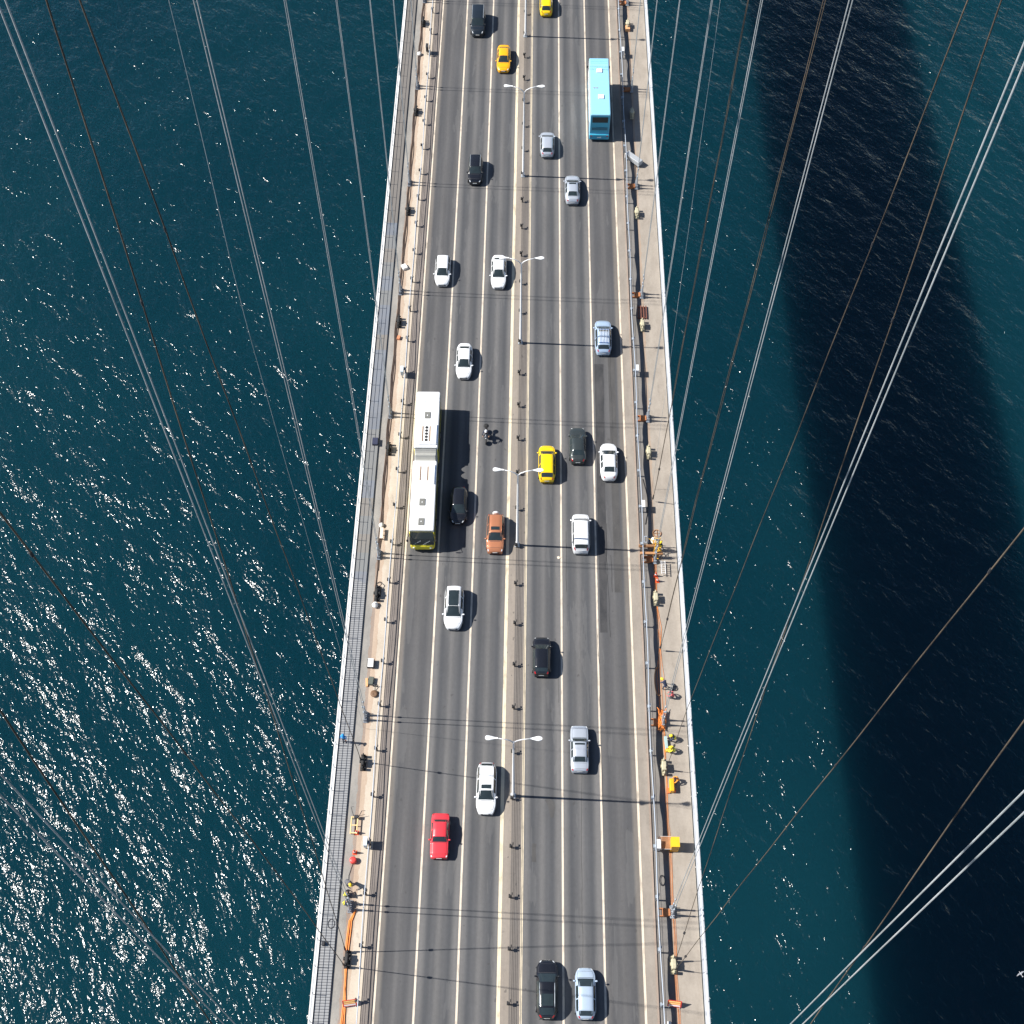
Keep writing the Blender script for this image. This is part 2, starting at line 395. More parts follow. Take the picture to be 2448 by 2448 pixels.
# ------------------------------------------------------------------ railings and barriers
def railing(s):
    x = s * 16.45
    t = thing("parapet_railing", (x, 0, .4), "grey steel parapet railing along the %s outer edge of the bridge" % ("left" if s < 0 else "right"), "railing")
    for z in ((.5, .95) if s < 0 else (.35, .65, .95)):
        b = MB(); b.tube([(0, Y0, z - .03), (0, Y1, z - .03)], .022 if s < 0 else .022, 6); b.build("rail", GALV if s < 0 else WHITE, t)
    for i in range(62):
        y = 18.6 + 2.22 * i
        b = MB(); b.box((0, y, .46), (.05, .05, .98)); b.build("railing_post", GALV if s < 0 else WHITE, t)
railing(-1); railing(1)
PIPE = pm("pale_blue_pipe", (0.45, 0.50, 0.57), 0.4, var=0.15, scale=.8)
ysP = [22.57 + 4.45 * k for k in range(-1, 32)]
def barrier(x, label, h, wires, pipe, zb, post_mat):
    t = thing("roadside_barrier", (x, 0, zb), label, "barrier")
    for y in ysP:
        b = MB(); b.box((0, y, h / 2), (.16, .13, h)); b.box((-.14, y, h - .12), (.14, .3, .2)); b.box((.1, y + .22, h - .16), (.08, .2, .1)); b.build("barrier_post", post_mat, t)
    for i, z in enumerate(wires):
        b = MB(); b.tube([(.02, Y0, z), (.02, Y1, z)], .013, 5); b.build("barrier_wire", DARKST, t)
    if pipe:
        b = MB(); pts = [(.0 + (.05 * math.sin(y * .37) + .05 * math.sin(y * .11)), y, h + .03 + .05 * math.sin(y * .23)) for y in np.arange(Y0, 200, 1.1)]
        b.tube(pts, .04, 6); b.build("pipe", PIPE, t, True)
    return t
barrier(-12.68, "dark post roadside barrier with pale pipe along the left edge of the road", .86, (.25, .42, .6), True, .12, DARKST)
tm = barrier(-0.02, "low wire barrier on the median strip between the two carriageways", .72, (.17, .31, .45, .6), False, 0, BLACK)
tr = barrier(12.72, "roadside barrier with pale pipe and added shadow-casting cloth along the right edge of the road", 1.2, (.35, .8), True, .02, GALV)
b = MB(); ys = np.arange(Y0, 200, .5); vs = []; fs = []
for i, y in enumerate(ys):
    lo = .60 + .09 * math.sin(y * .9 + math.sin(y * .31) * 2) + .07 * math.sin(y * .37) + (.12 if (int(y) // 9) % 3 == 0 else 0)
    vs += [(.06, y, lo), (.06, y, 1.12), (.075, y, 1.12), (.075, y, lo)]
    if i: fs += [((i - 1) * 4 + j, (i - 1) * 4 + (j + 1) % 4, i * 4 + (j + 1) % 4, i * 4 + j) for j in range(4)]
b.add(vs, fs); b.build("shadow_cloth", pm("shadow_cloth_dark", (0.06, 0.065, 0.07), 0.8), tr)  # strip added to cast the wavy dark band along the gutter

# ------------------------------------------------------------------ street lamps in the median
def lamp(y, label):
    t = thing("street_lamp", (0.02, y, 0), label, "street lamp", "white twin lamps down the median")
    b = MB(); b.lathe([(.17, 0), (.17, .6), (.12, .65), (.075, 12.7), (.06, 13.0)], n=10); b.build("pole", WHITE, t, True)
    b = MB(); b.box((0, 0, .04), (.5, .5, .08), bev=.02); b.build("base_plate", GALV, t)
    for s in (-1, 1):
        b = MB(); b.tube([(0, 0, 12.75), (s * .25, 0, 13.2), (s * .7, 0, 13.5), (s * 1.35, 0, 13.72)], [.06, .055, .05, .045], 6); b.build("arm", WHITE, t, True)
        b = MB(); rs = [(.0, .05), (.25, .09), (.5, .17), (.75, .23), (.95, .20), (1.05, .08)]
        vs = []; n = 10
        for d, r in rs:
            for j in range(n):
                a = 2 * math.pi * j / n; vs.append((s * (1.3 + d), r * math.cos(a), 13.76 + .03 * d + r * .42 * math.sin(a)))
        fs = [(i * n + j, i * n + (j + 1) % n, (i + 1) * n + (j + 1) % n, (i + 1) * n + j) for i in range(len(rs) - 1) for j in range(n)]
        fs += [tuple(range(n)), tuple(range(len(rs) * n - 1, (len(rs) - 1) * n - 1, -1))]
        b.add(vs, fs); hd = b.build("lamp_head", pm("lamp_white", (0.85, 0.86, 0.86), .3, var=.03), t, True)
    return t
lamp0 = lamp(40.72, "white twin-arm street lamp nearest the bottom, beside the white estate car")
for i, lb in enumerate(("white twin-arm street lamp reaching over the yellow hatchback taxi and orange off-roader",
                        "white twin-arm street lamp overlapping the white saloon car of the inner lane",
                        "white twin-arm street lamp below the yellow saloon taxi near the top",
                        "white lamp pole cut off by the top edge of the photo beside the dark minivan")):
    dup(lamp0, (0.02, 40.72 + 26.6 * (i + 1), 0), lb)

# ------------------------------------------------------------------ main cables, hangers, anchors
def zc(Y): return 7 + 101 * ((537 - Y) / 537) ** 2
for s in (-1, 1):
    b = MB(); b.tube([(0, y, zc(y)) for y in np.arange(-10, 430, 10)], .30, 12)
    tag(b.build("main_cable", pm("cable_paint", (.5, .52, .53), .5), None, True, loc=(s * 14.0, 0, 0)),
        "thick pale main suspension cable above the %s edge of the deck" % ("left" if s < 0 else "right"), "cable")
ordn = ["nearest the bottom corner", "second from the bottom", "third from the bottom", "fourth from the bottom", "fifth from the bottom", "sixth from the bottom", "seventh from the bottom", "eighth from the bottom", "topmost"]
near_l = ["cut off by the bottom left corner", "ending beside the two workers in yellow vests", "ending below the dark box on the left pavement", "ending beside the bendy bus windscreen", "ending beside the rear of the bendy bus", "ending below the white panel box on the left pavement", "ending left of the upper black hatchback", "ending level with the yellow saloon taxi", "at the top edge, level with the dark minivan"]
near_r = ["cut off by the bottom right corner", "ending below the yellow cabinet", "ending in the tangle of orange hoses", "ending in the heap of yellow scaffolding", "ending right of the dark grey saloon", "ending above the silver estate with the roof rack", "ending below the leaning grey locker", "crossing the shadow of the light blue bus", "at the top edge beside the small orange box"]
def hanger(s, i):
    y = 12.75 + 17.68 * i; zb = .1
    t = thing("hanger_pair", (s * 13.98, y, zb), ("pale twin hanger ropes, %s side, " % ("left" if s < 0 else "right")) + (near_l if s < 0 else near_r)[i], "hanger ropes", "pale twin hangers, %s side" % ("left" if s < 0 else "right"))
    h = zc(y) - .2
    for d in (-.25, .25):
        ln = (.65 if s > 0 else .25) if i < 3 else .15
        b = MB(); b.tube([(0, d - ln * (q * (h - 1.6) / 90) ** 2 - (.16 if i == 0 else 0), 1.6 + q * (h - 1.6)) for q in (0, .2, .4, .6, .8, 1)], .029, 6); b.build("rope", PALEROPE, t)
        b = MB(); b.lathe([(.10, .25), (.12, .3), (.12, .75), (.075, 1.35), (.06, 1.7), (.085, 1.75), (.085, 1.95), (.05, 2.0)], (0, d, 0), 10)
        b.build("socket", GALV, t, True)
        b = MB(); b.lathe([(.05, 2.85), (.085, 2.95), (.085, 3.15), (.05, 3.25)], (0, d, 0), 8); b.build("rope_collar", GALV, t, True)
    b = MB(); b.box((0, 0, .06), (.42, 1.1, .12), bev=.02)
    for d in (-.42, -.08, .08, .42): b.box((0, d, .3), (.3, .06, .5))
    b.tube([(0, -.5, .32), (0, .5, .32)], .06, 8); b.build("anchor_bracket", GALV if s > 0 else pm("dark_grey_bracket", (.2, .22, .25), .6), t)  # left brackets get a darker grey than the right ones
    if s > 0 and i > 0:
        b = MB()
        b.box((-.5, -.05, .12), (.7, .62, .28), bev=.02); b.box((-.9, .28, .1), (.7, .08, .2)); b.box((-.9, -.36, .1), (.7, .08, .2))
        b.build("rust_frame", RUST, t)
for i in range(9):
    hanger(-1, i); hanger(1, i)
nl = ["second from the lower left end, where two ropes meet", "below the twin ropes, black, where one dark rope lands", "just above the dark box", "with a black motor beside it", "beside the bellows of the bendy bus", "above the orange brick", "below the second pair of hanger brackets", "near the white bag", "near the top left of the deck"]
def anchor(s, i, label):
    y = 25.95 + 17.62 * i
    t = thing("rope_anchor", (s * 13.86, y, .1), label, "anchor block", "old rope anchors, %s side" % ("left" if s < 0 else "right"))
    mt = KHAKI if s > 0 else pm("black_anchor_steel", (.022, .021, .02), .6, var=.3)
    b = MB(); b.box((0, 0, .07), (.5, 1.5, .14), bev=.02); b.box((0, 0, .45), (.42 if s > 0 else .26, .85, .66), bev=.06); b.build("anchor_body", mt, t)
    for d in (-.62, .62):
        b = MB(); b.box((0, d, .42), (.12, .26, .62), bev=.03); b.tube([(-.2, d, .5), (.2, d, .5)], .07, 8); b.build("lug", mt, t)
    b = MB(); b.tube([(-.3, 0, .5), (.3, 0, .5)], .16, 12); b.build("pin", mt, t)
al = ["black left rope anchor where two dark ropes meet near the bottom", "black left rope anchor where one dark rope lands above the yellow frame", "black rope anchor on the left pavement beside the black motor", "black rope anchor on the left pavement level with the bus bellows", "black rope anchor on the left pavement beside the rear of the bus", "black rope anchor on the left pavement right of the orange block", "black rope anchor on the left pavement level with the silver saloon", "black rope anchor on the left pavement near the top of the photo"]
ar = ["khaki right rope anchor where two brown ropes meet above the striped board", "khaki rope anchor on the right walkway edge below the two yellow vested workers", "khaki rope anchor on the right walkway edge below the red cones", "khaki rope anchor on the right walkway edge right of the white saloon beside the taxi", "khaki rope anchor on the right walkway edge level with the silver estate with roof rack", "khaki rope anchor on the right walkway edge just below the leaning grey locker", "khaki right rope anchor lying in the shadow of the light blue bus", "khaki rope anchor on the right walkway edge just above the light blue bus"]
for i in range(8):
    anchor(-1, i, al[i]); anchor(1, i, ar[i])
def oldrope(s, P, label, r=.025, double=False, knobs=True, mat=None):
    if s < 0 and knobs: r = .031
    (ya, za), (yb, zb) = P[-2], P[-1]                       # carry the last stretch up to the main cable
    k = (yb - ya) / (zb - za); zt = zc(yb) - .2
    P = P + [(yb + k * (zt - zb), zt)]
    y0, z0 = P[0]
    t = thing("old_hanger_rope", (s * 14.05, y0, z0), label, "rope")
    zz = np.linspace(0, zt - z0, 26); yy = np.interp(zz, [q[1] - z0 for q in P], [q[0] - y0 for q in P])
    ker = np.array([.25, .5, .25]); yy[1:-1] = np.convolve(yy, ker, 'valid')
    for k in range(2 if double else 1):
        dy = (k - .5) * .32 if double else 0
        pts = [(0.02 * math.sin(j * 1.3 + k), float(yy[j]) + dy * min(1, j / 6), float(zz[j])) for j in range(26)]
        b = MB(); b.tube(pts, r, 6); b.build("rope", mat or BROWNROPE, t, True)
    if knobs:
        b = MB(); d = Vector((0, float(yy[2]), float(zz[2]))).normalized()
        b.tube([d * .3, d * 1.1], [.09, .06], 8); b.build("socket", DARKST, t)
        b = MB(); b.tube([d * 6.6, d * 6.85], .1, 8); b.build("clamp", DARKST, t)
        for q in (9, 15, 20):
            b = MB(); b.tube([(0, float(yy[q]), float(zz[q]) - .12), (0, float(yy[q]), float(zz[q]) + .12)], r * 1.7, 6); b.build("clamp", DARKST, t)
oldrope(-1, [(26.62, .5), (28.11, 18.2), (30.7, 53.5), (32.17, 75.), (33.24, 89.1)], "dark single rope rising to the top edge from the two-rope anchor on the left side")
oldrope(-1, [(25.4, .5), (23.06, 32.3), (20.18, 66.4), (18.7, 83.4)], "dark single rope running to the left photo edge from the two-rope anchor")
oldrope(-1, [(43.7, .5), (40.84, 31.4), (37.43, 68.65), (35.74, 87.3)], "dark single rope landing alone on the left side above the yellow trolley")
oldrope(-1, [(8.6, .5), (11.9, 49.5), (12.75, 60.6), (13.28, 68.), (14.17, 80.3)], "dark single rope crossing the pale twin ropes in the bottom left corner")
oldrope(1, [(26.3, .5), (27.95, 19.2), (29.8, 44.6), (31.18, 66.4), (31.9, 78.2), (32.7, 89.9)], "brown single rope rising to the top edge from the two-rope anchor on the right side")
oldrope(1, [(25.6, .5), (22.91, 33.6), (19.55, 72.6), (18.58, 83.66)], "brown single rope running to the right photo edge from the two-rope anchor")
oldrope(1, [(43.4, .5), (42.06, 20.3), (38.3, 56.5), (36.6, 72.9), (35.16, 88.1)], "brown single rope landing alone on the right side below the yellow vested workers")
oldrope(1, [(8.3, .5), (11.89, 50.7), (13.45, 71.9), (14.05, 81.)], "brown single rope crossing the pale twin ropes in the bottom right corner")
oldrope(1, [(55.6, .4), (54.8, 27.), (53.1, 54.5), (52.14, 75.6)], "double brown rope on the right side ending below the red cones", .024, True)
oldrope(1, [(72.8, .4), (72.2, 5.), (71.16, 34.2), (70.09, 62.4)], "double brown rope on the right side ending above the scaffolding heap", .024, True)
oldrope(-1, [(47.0, .3), (45.6, 20.), (43.6, 61.8), (44.6, 80.6)], "thin pale guide rope on the left side between the twin hangers", .012, False, False, PALEROPE)
oldrope(1, [(74.3, .3), (77.06, 27.6), (80.28, 55.)], "thin pale guide rope on the right side near the top", .012, False, False, PALEROPE)

# ------------------------------------------------------------------ vehicles
def paint(name, c, metal=0.0, rough=0.32):
    return pm("paint_" + name, c, rough, metal, var=0.04, scale=.8, coat=.6)
class Shape:
    def __init__(s, L, W, H, hood=.98, trunk=1.05, a=(.27, .43, .80, .93), nose=.62, tail=.85, rf=.70, round_=.30, belt=.95, pw=2.6, front=0.05):
        s.L, s.W, s.H, s.hw = L, W, H, W / 2
        tt = np.linspace(0, 1, 241)
        k = [(0, nose), (.012, nose + .06), (front, hood - .16), (front + .06, hood - .06), (a[0], hood), (a[1], H - .05), ((a[1] + a[2]) / 2, H), (a[2], H - .06), (a[3], trunk), (.975, trunk - .03), (.992, tail + .08), (1, tail)]
        z = np.interp(tt, [q[0] for q in k], [q[1] for q in k])
        ker = np.hanning(9); ker /= ker.sum(); s.z = np.convolve(np.pad(z, 4, 'edge'), ker, 'valid'); s.tt = tt
        q = np.abs(2 * tt - 1); c = .55
        f = np.where(q > c, ((q - c) / (1 - c)) ** pw, 0)
        s.wd = s.hw * (1 - round_ * f) - .02 * np.abs(2 * tt - 1)
        s.belt, s.rf, s.a = belt, rf, a
    def pt(s, t, v, off=0.0):
        T = float(np.interp(t, s.tt, s.z)); Wd = float(np.interp(t, s.tt, s.wd))
        g = max(0.0, min(1.0, (T - s.belt - .05) / (s.H - s.belt - .1))); g = g ** .8
        B = min(s.belt, T - .05); S = Wd - .05
        Rr = (S - .10) * (1 - g) + (s.hw * s.rf) * g
        cr = .03 + .02 * g
        P = [(0, T + cr), (Rr * .8, T + cr * .35), (Rr, T - .03 * (1 + g)), (S, B), (Wd, B - .12), (Wd, .45), (Wd * .97, .2)]
        V = [0, .20, .30, .60, .70, .86, 1]
        x = float(np.interp(abs(v), V, [q[0] for q in P])); z = float(np.interp(abs(v), V, [q[1] for q in P]))
        return Vector((math.copysign(x, v) if v else 0.0, t * s.L, z))
    def patch(s, b, t0, t1, v0, v1, off=.008, nt=8, nv=6, vmid=None):
        vs = []
        for i in range(nt + 1):
            t = t0 + (t1 - t0) * i / nt
            for j in range(nv + 1):
                v = v0 + (v1 - v0) * j / nv
                e = .004
                p = s.pt(t, v); du = s.pt(min(1, t + e), v) - s.pt(max(0, t - e), v); dv = s.pt(t, v + .01) - s.pt(t, v - .01)
                nn = du.cross(dv).normalized()
                if nn.z < 0 and abs(nn.z) > .2 or (abs(nn.z) <= .2 and nn.x * v < 0): nn = -nn
                vs.append(p + nn * off)
        w_ = nv + 1
        fs = [(i * w_ + j, i * w_ + j + 1, (i + 1) * w_ + j + 1, (i + 1) * w_ + j) for i in range(nt) for j in range(nv)]
        b.add(vs, fs)
    def body(s):
        ts = sorted(set([0, .004, .012, .022, .035, .05, .08, .11] + [round(.11 + .025 * i, 4) for i in range(1, 33)] + [.93, .95, .965, .975, .985, .992, .997, 1] + [s.a[i] for i in range(4)]))
        vv = [1, .93, .86, .78, .70, .65, .60, .52, .44, .36, .30, .26, .20, .10, 0]
        vv = [-q for q in vv[:-1]] + vv[::-1]
        b = MB(); vs = [s.pt(t, v) for t in ts for v in vv]; n = len(vv)
        fs = [(i * n + j, i * n + j + 1, (i + 1) * n + j + 1, (i + 1) * n + j) for i in range(len(ts) - 1) for j in range(n - 1)]
        fs += [(i * n, (i + 1) * n, (i + 1) * n + n - 1, i * n + n - 1) for i in range(len(ts) - 1)]
        fs += [tuple(range(n - 1, -1, -1)), tuple(range((len(ts) - 1) * n, len(ts) * n))]
        b.add(vs, fs); return b

def wheel(par, x, y, r=.32, w_=.22):
    sx = 1 if x > 0 else -1
    b = MB(); prof = [(r * .6, -w_ / 2), (r * .95, -w_ / 2), (r, -w_ / 2 + .03), (r, w_ / 2 - .03), (r * .95, w_ / 2), (r * .6, w_ / 2)]
    b.lathe(prof, n=16); b.v = [(x + p[2], y + p[0], r + p[1]) for p in b.v]
    o = b.build("tyre", BLACK, par, True)
    b = MB(); b.lathe([(r * .62, w_ / 2 - .01), (r * .55, w_ / 2 + .012), (r * .2, w_ / 2 - .01), (.03, w_ / 2 + .01)], n=14); b.v = [(x + sx * p[2], y + p[0], r + p[1]) for p in b.v]
    b.build("rim", RIMM, o)

def make_car(name, loc, shape, pmat, label, facing, cat="car", group=None, sunroof=None, rails=None, roofmat=None, plate=True, lights=True, hatch=False, spare=None, rack=False, seam=True, glass=None, name_sign=None, wr=.32, rot=0.0, visor=False, chrome_back=False):
    # facing -1: front towards the viewer (-Y); +1: front away. Local origin is the front bumper on the ground, the car extends along +Y
    S = shape; x, y = loc
    t = thing(name, (x, y, 0.006), label, cat, group, (0 if facing < 0 else math.pi) + rot)
    if facing > 0: t.location = (x, y + S.L, 0.006)
    G_ = glass or GLASS
    S.body().build("body", pmat, t, True)
    a = S.a
    b = MB(); S.patch(b, a[0] + .012, a[1] - .006, -.28, .28); b.build("windscreen", G_, t, True)
    b = MB(); S.patch(b, a[2] + .012, a[3] - .010, -.27, .27); b.build("rear_window", G_, t, True)
    for s in (-1, 1):
        mid = (a[1] + a[2]) / 2
        for t0, t1 in ((a[1] - .035, mid - .012), (mid + .012, a[2] + .01)):
            b = MB(); S.patch(b, t0, t1, s * .325, s * .585, nt=5, nv=3); b.build("side_window", G_, t, True)
        b = MB(); S.patch(b, .010, .045, s * .33, s * .60, nt=5, nv=5); b.build("headlight", HEADL, t, True)
        b = MB(); S.patch(b, .955, .994, s * .30, s * .62, nt=5, nv=4); b.build("tail_light", TAILL, t, True)
        p = S.pt(a[0] + .06, s * .60)
        b = MB(); b.box((p.x + s * .12, p.y, p.z + .06), (.22, .14, .14), bev=.05); b.box((p.x + s * .02, p.y, p.z), (.12, .06, .05)); b.build("wing_mirror", pmat, t, True)
        b = MB(); S.patch(b, mid - .002, mid + .002, s * .60, s * .95, .004, 1, 6); S.patch(b, a[0] + .02, a[0] + .024, s * .62, s * .95, .004, 1, 6); S.patch(b, a[2] + .03, a[2] + .034, s * .60, s * .92, .004, 1, 6)
        b.build("door_seam", BLACK, t)
        for yy in (.17, .82):
            wheel(t, s * (S.hw - .10 - (.0 if yy > .5 else .01)), yy * S.L, wr)
            if True:
                b = MB(); n = 16; cx = s * (S.hw * 1.0 - .012)
                Wd = float(np.interp(yy, S.tt, S.wd)); cx = s * (Wd + .004)
                vs = [(cx, yy * S.L + (wr + .05) * math.cos(math.pi * j / n), wr + (wr + .05) * math.sin(math.pi * j / n)) for j in range(n + 1)]
                b.add(vs, [tuple(range(n + 1))]); b.build("wheel_arch", BLACK, t)
    if seam:
        b = MB(); S.patch(b, .072, .077, -.28, .28, .004, 1, 10)
        S.patch(b, a[0] - .012, a[0] - .002, -.27, .27, .004, 1, 10)
        for s in (-1, 1): S.patch(b, .077, a[0] - .005, s * .285, s * .30, .004, 8, 1)
        b.build("bonnet_seam", DARKST, t)
        if a[3] < .9:
            b = MB(); S.patch(b, .962, .967, -.28, .28, .004, 1, 10); S.patch(b, a[3] + .012, a[3] + .016, -.26, .26, .004, 1, 8); b.build("boot_seam", DARKST, t)
    b = MB(); b.box((0, -.004, .40), (S.W * .48, .02, .16), bev=.02); b.build("grille", BLACK, t)
    b = MB(); b.box((0, -.018, .50), (.5, .02, .11)); b.build("number_plate", PLATE, t)
    b = MB(); b.box((0, S.L + .008, .62), (.5, .02, .11)); b.build("number_plate", PLATE, t)
    b = MB(); b.box((0, S.L - .005, .33), (S.W * .7, .03, .14), bev=.02); b.build("rear_bumper", BLACK if not chrome_back else GALV, t)
    if sunroof:
        b = MB(); S.patch(b, sunroof[0], sunroof[1], -sunroof[2], sunroof[2], .01); b.build("sunroof", G_, t, True)
    if rails:
        for s in (-1, 1):
            b = MB(); b.tube([S.pt(q, s * .29) + Vector((0, 0, .05 if .01 < abs(q - a[1]) and abs(q - a[2]) > .01 else .0)) for q in np.linspace(a[1] + .01, a[2] - .01, 7)], .025, 6); b.build("roof_rail", rails, t, True)
    if rack:
        b = MB()
        for xx in np.linspace(-.5, .5, 7): b.tube([(xx, (a[1] + .04) * S.L, S.H + .12), (xx, (a[2] - .02) * S.L, S.H + .12)], .02, 5)
        b.build("roof_rack", WHITE, t)
        b = MB()
        for yy in (a[1] + .05, a[2] - .03): b.box((0, yy * S.L, S.H + .09), (1.15, .09, .04))
        b.build("cross_bar", pm("blue_bar", (.06, .16, .38), .4), t)
    if spare:
        b = MB(); b.lathe([(.32, -.1), (.34, -.06), (.34, .06), (.3, .1)], n=18); b.v = [(p[0], S.L + .12 + p[2], .85 + p[1]) for p in b.v]; b.build("spare_wheel_cover", WHITE, t, True)
    if visor:
        b = MB(); S.patch(b, a[2] - .02, a[2] + .012, -.27, .27, .03, 2, 8); b.build("spoiler", pmat, t, True)
    if name_sign:
        b = MB(); b.box((0, (a[1] + .09) * S.L, S.H + .08), (.42, .16, .13), bev=.03); b.build("roof_sign", name_sign, t)
    return t

WH = paint("white", (.80, .81, .82)); YEL = paint("taxi_yellow", (.90, .60, .004)); YEL2 = paint("taxi_orange_yellow", (.84, .40, .004)); BLK = paint("black", (.010, .011, .015), rough=.22)
DNV = paint("dark_navy", (.018, .026, .036), .3); DGR = paint("dark_grey", (.045, .055, .055), .3); SIL = paint("silver", (.50, .54, .60), .35); SILB = paint("blue_silver", (.46, .56, .68), .25)
ORG = paint("copper", (.50, .20, .10), .3); RED = paint("red", (.74, .045, .06)); PBL = paint("pale_blue", (.42, .54, .70), .25); SILO = paint("old_silver", (.46, .50, .56), .3)
sedan = lambda L=4.5, W=1.78, **k: Shape(L, W, k.pop('H', 1.45), hood=.93, trunk=1.08, a=k.pop('a', (.235, .425, .74, .87)), tail=.80, **k)
hatch = lambda L=4.2, W=1.76, **k: Shape(L, W, k.pop('H', 1.48), hood=.95, trunk=1.0, a=k.pop('a', (.215, .41, .86, .965)), tail=.82, **k)
suv = lambda L=4.5, W=1.85, **k: Shape(L, W, k.pop('H', 1.66), hood=1.05, trunk=1.1, a=k.pop('a', (.235, .405, .88, .965)), tail=.9, belt=1.05, nose=.7, **k)
make_car("minivan", (-6.42, 146.6), Shape(5.0, 1.92, 1.95, hood=1.15, trunk=1.15, a=(.2, .34, .92, .98), tail=.95, belt=1.15, nose=.75, rf=.8), DNV, "dark navy minivan with bright headlights near the top edge of the left carriageway", -1, "van", rails=GALV)
make_car("taxi", (-2.8, 139.4), sedan(4.7, 1.80), YEL2, "orange-yellow saloon taxi near the top of the left carriageway", -1)
make_car("hatchback", (-5.9, 118.6), suv(4.4, 1.80), BLK, "black hatchback with chrome roof rails in the middle left lane, above the white cars", -1, rails=GALV)
make_car("hatchback", (-9.2, 102.0), hatch(4.35, 1.78, round_=.38), WH, "white hatchback alone in the outer left lane", -1)
make_car("saloon_car", (-2.65, 101.7), sedan(4.7, 1.78, round_=.34), WH, "white saloon partly covered by the white lamp head of the median", -1)
make_car("saloon_car", (-6.2, 88.4), sedan(4.6, 1.78, round_=.40), WH, "white saloon in the middle left lane just above the bendy bus", -1)
make_car("saloon_car", (-6.12, 69.5), hatch(4.3, 1.76, round_=.40), BLK, "black car driving in the shadow of the bendy bus", -1)
make_car("off_roader", (-2.22, 66.1), suv(4.35, 1.80, round_=.16, rf=.72), ORG, "copper orange off-roader with a white spare wheel cover on its back", -1, sunroof=(.46, .55, .17), rails=ORG, spare=True)
make_car("crossover", (-6.12, 57.4), suv(4.6, 1.88, round_=.40, rf=.72, a=(.22, .43, .90, .97)), WH, "white crossover with a long black panoramic glass roof", -1, sunroof=(.43, .80, .22))
make_car("estate_car", (-2.42, 38.8), Shape(4.75, 1.82, 1.5, hood=.95, trunk=1.02, a=(.235, .405, .88, .975), tail=.85, round_=.30), WH, "white estate car with small dark sunroof and roof rails near the lowest lamp", -1, sunroof=(.43, .51, .18), rails=WHITE)
make_car("saloon_car", (-6.45, 34.7), Shape(4.0, 1.64, 1.42, hood=.95, trunk=.98, a=(.32, .43, .75, .85), tail=.8, round_=.10, rf=.74, pw=5, nose=.75, front=.02), RED, "small boxy red saloon, the only red car", -1)
make_car("taxi", (2.8, 151.0), hatch(4.5, 1.78, H=1.6), YEL, "bright yellow taxi cut off by the top edge in the right carriageway", 1)
make_car("hatchback", (2.99, 123.5), hatch(4.2, 1.80, round_=.34), SIL, "silver hatchback in the inner right lane beside the light blue bus", 1)
make_car("saloon_car", (6.08, 115.4), sedan(4.6, 1.86, round_=.32), SIL, "silver saloon with small sunroof below the light blue bus", 1, sunroof=(.44, .50, .16))
make_car("estate_car", (9.33, 92.0), suv(4.7, 1.88, round_=.30), PBL, "pale blue estate with white roof rack bars in the outer right lane", 1, sunroof=(.41, .50, .2), rack=True)
make_car("taxi", (3.03, 74.8), hatch(4.5, 1.80, H=1.62, round_=.28, a=(.20, .385, .88, .965)), YEL, "bright yellow hatchback taxi in the inner right lane under a lamp head", 1, visor=True)
make_car("saloon_car", (6.3, 77.2), sedan(4.5, 1.80, round_=.28, rf=.66), DGR, "dark grey saloon between the yellow taxi and the white saloon", 1)
make_car("saloon_car", (9.57, 75.1), sedan(4.6, 1.84, round_=.42), WH, "white saloon in the outer right lane beside the dark grey saloon", 1)
make_car("minivan", (6.5, 66.2), Shape(4.5, 1.84, 1.85, hood=1.1, trunk=1.15, a=(.17, .32, .92, .985), tail=.95, belt=1.12, nose=.7, rf=.78, round_=.24), WH, "white minivan in the middle right lane with dark rear window", 1, "van")
make_car("hatchback", (2.54, 52.5), suv(4.0, 1.74, round_=.24, H=1.55), BLK, "small black hatchback alone in the inner right lane", 1)
make_car("saloon_car", (6.1, 42.9), Shape(4.45, 1.70, 1.42, hood=.95, trunk=1.0, a=(.29, .41, .72, .83), tail=.82, round_=.14, rf=.72, pw=4, nose=.72, front=.02), SILO, "old angular silver saloon with dark roof hatch in the middle right lane", 1, sunroof=(.44, .48, .19), chrome_back=True)
make_car("hatchback", (3.12, 21.4), hatch(4.7, 1.84, round_=.40, H=1.5, a=(.24, .42, .84, .965)), BLK, "large glossy black hatchback at the bottom edge", 1, rails=GALV, sunroof=(.62, .82, .20))
make_car("hatchback", (6.34, 21.4), hatch(4.1, 1.74, round_=.34, H=1.47), SILB, "blue-silver hatchback at the bottom edge beside the black one", 1)

# articulated bus -------------------------------------------------
def bus_shell(x0, x1, y0, y1, z0, z1, r=.16, taper=.0):
    b = MB(); n = 4; prof = [(x0, z0)]
    for k in range(n + 1):
        a = math.pi - math.pi / 2 * k / n; prof.append((x0 + r + r * math.cos(a), z1 - r + r * math.sin(a)))
    for k in range(n + 1):
        a = math.pi / 2 - math.pi / 2 * k / n; prof.append((x1 - r + r * math.cos(a), z1 - r + r * math.sin(a)))
    prof.append((x1, z0)); m = len(prof); cx, cz = (x0 + x1) / 2, (z0 + z1) / 2
    st = [(y0, .96), (y0 + .08, .99), (y0 + .2, 1), (y1 - .2, 1), (y1 - .08, .99), (y1, .965)]
    vs = [(cx + (x - cx) * s, y, cz + (z - cz) * s) for y, s in st for x, z in prof]
    fs = [(i * m + j, (i + 1) * m + j, (i + 1) * m + (j + 1) % m, i * m + (j + 1) % m) for i in range(len(st) - 1) for j in range(m)]
    fs += [tuple(range(m)), tuple(range(len(st) * m - 1, (len(st) - 1) * m - 1, -1))]
    b.add(vs, fs); return b
BUSW = pm("bus_white", (.84, .84, .83), .35, var=.03, coat=.3); BUSY = pm("bus_yellow", (.72, .62, .03), .35, var=.05, coat=.4)
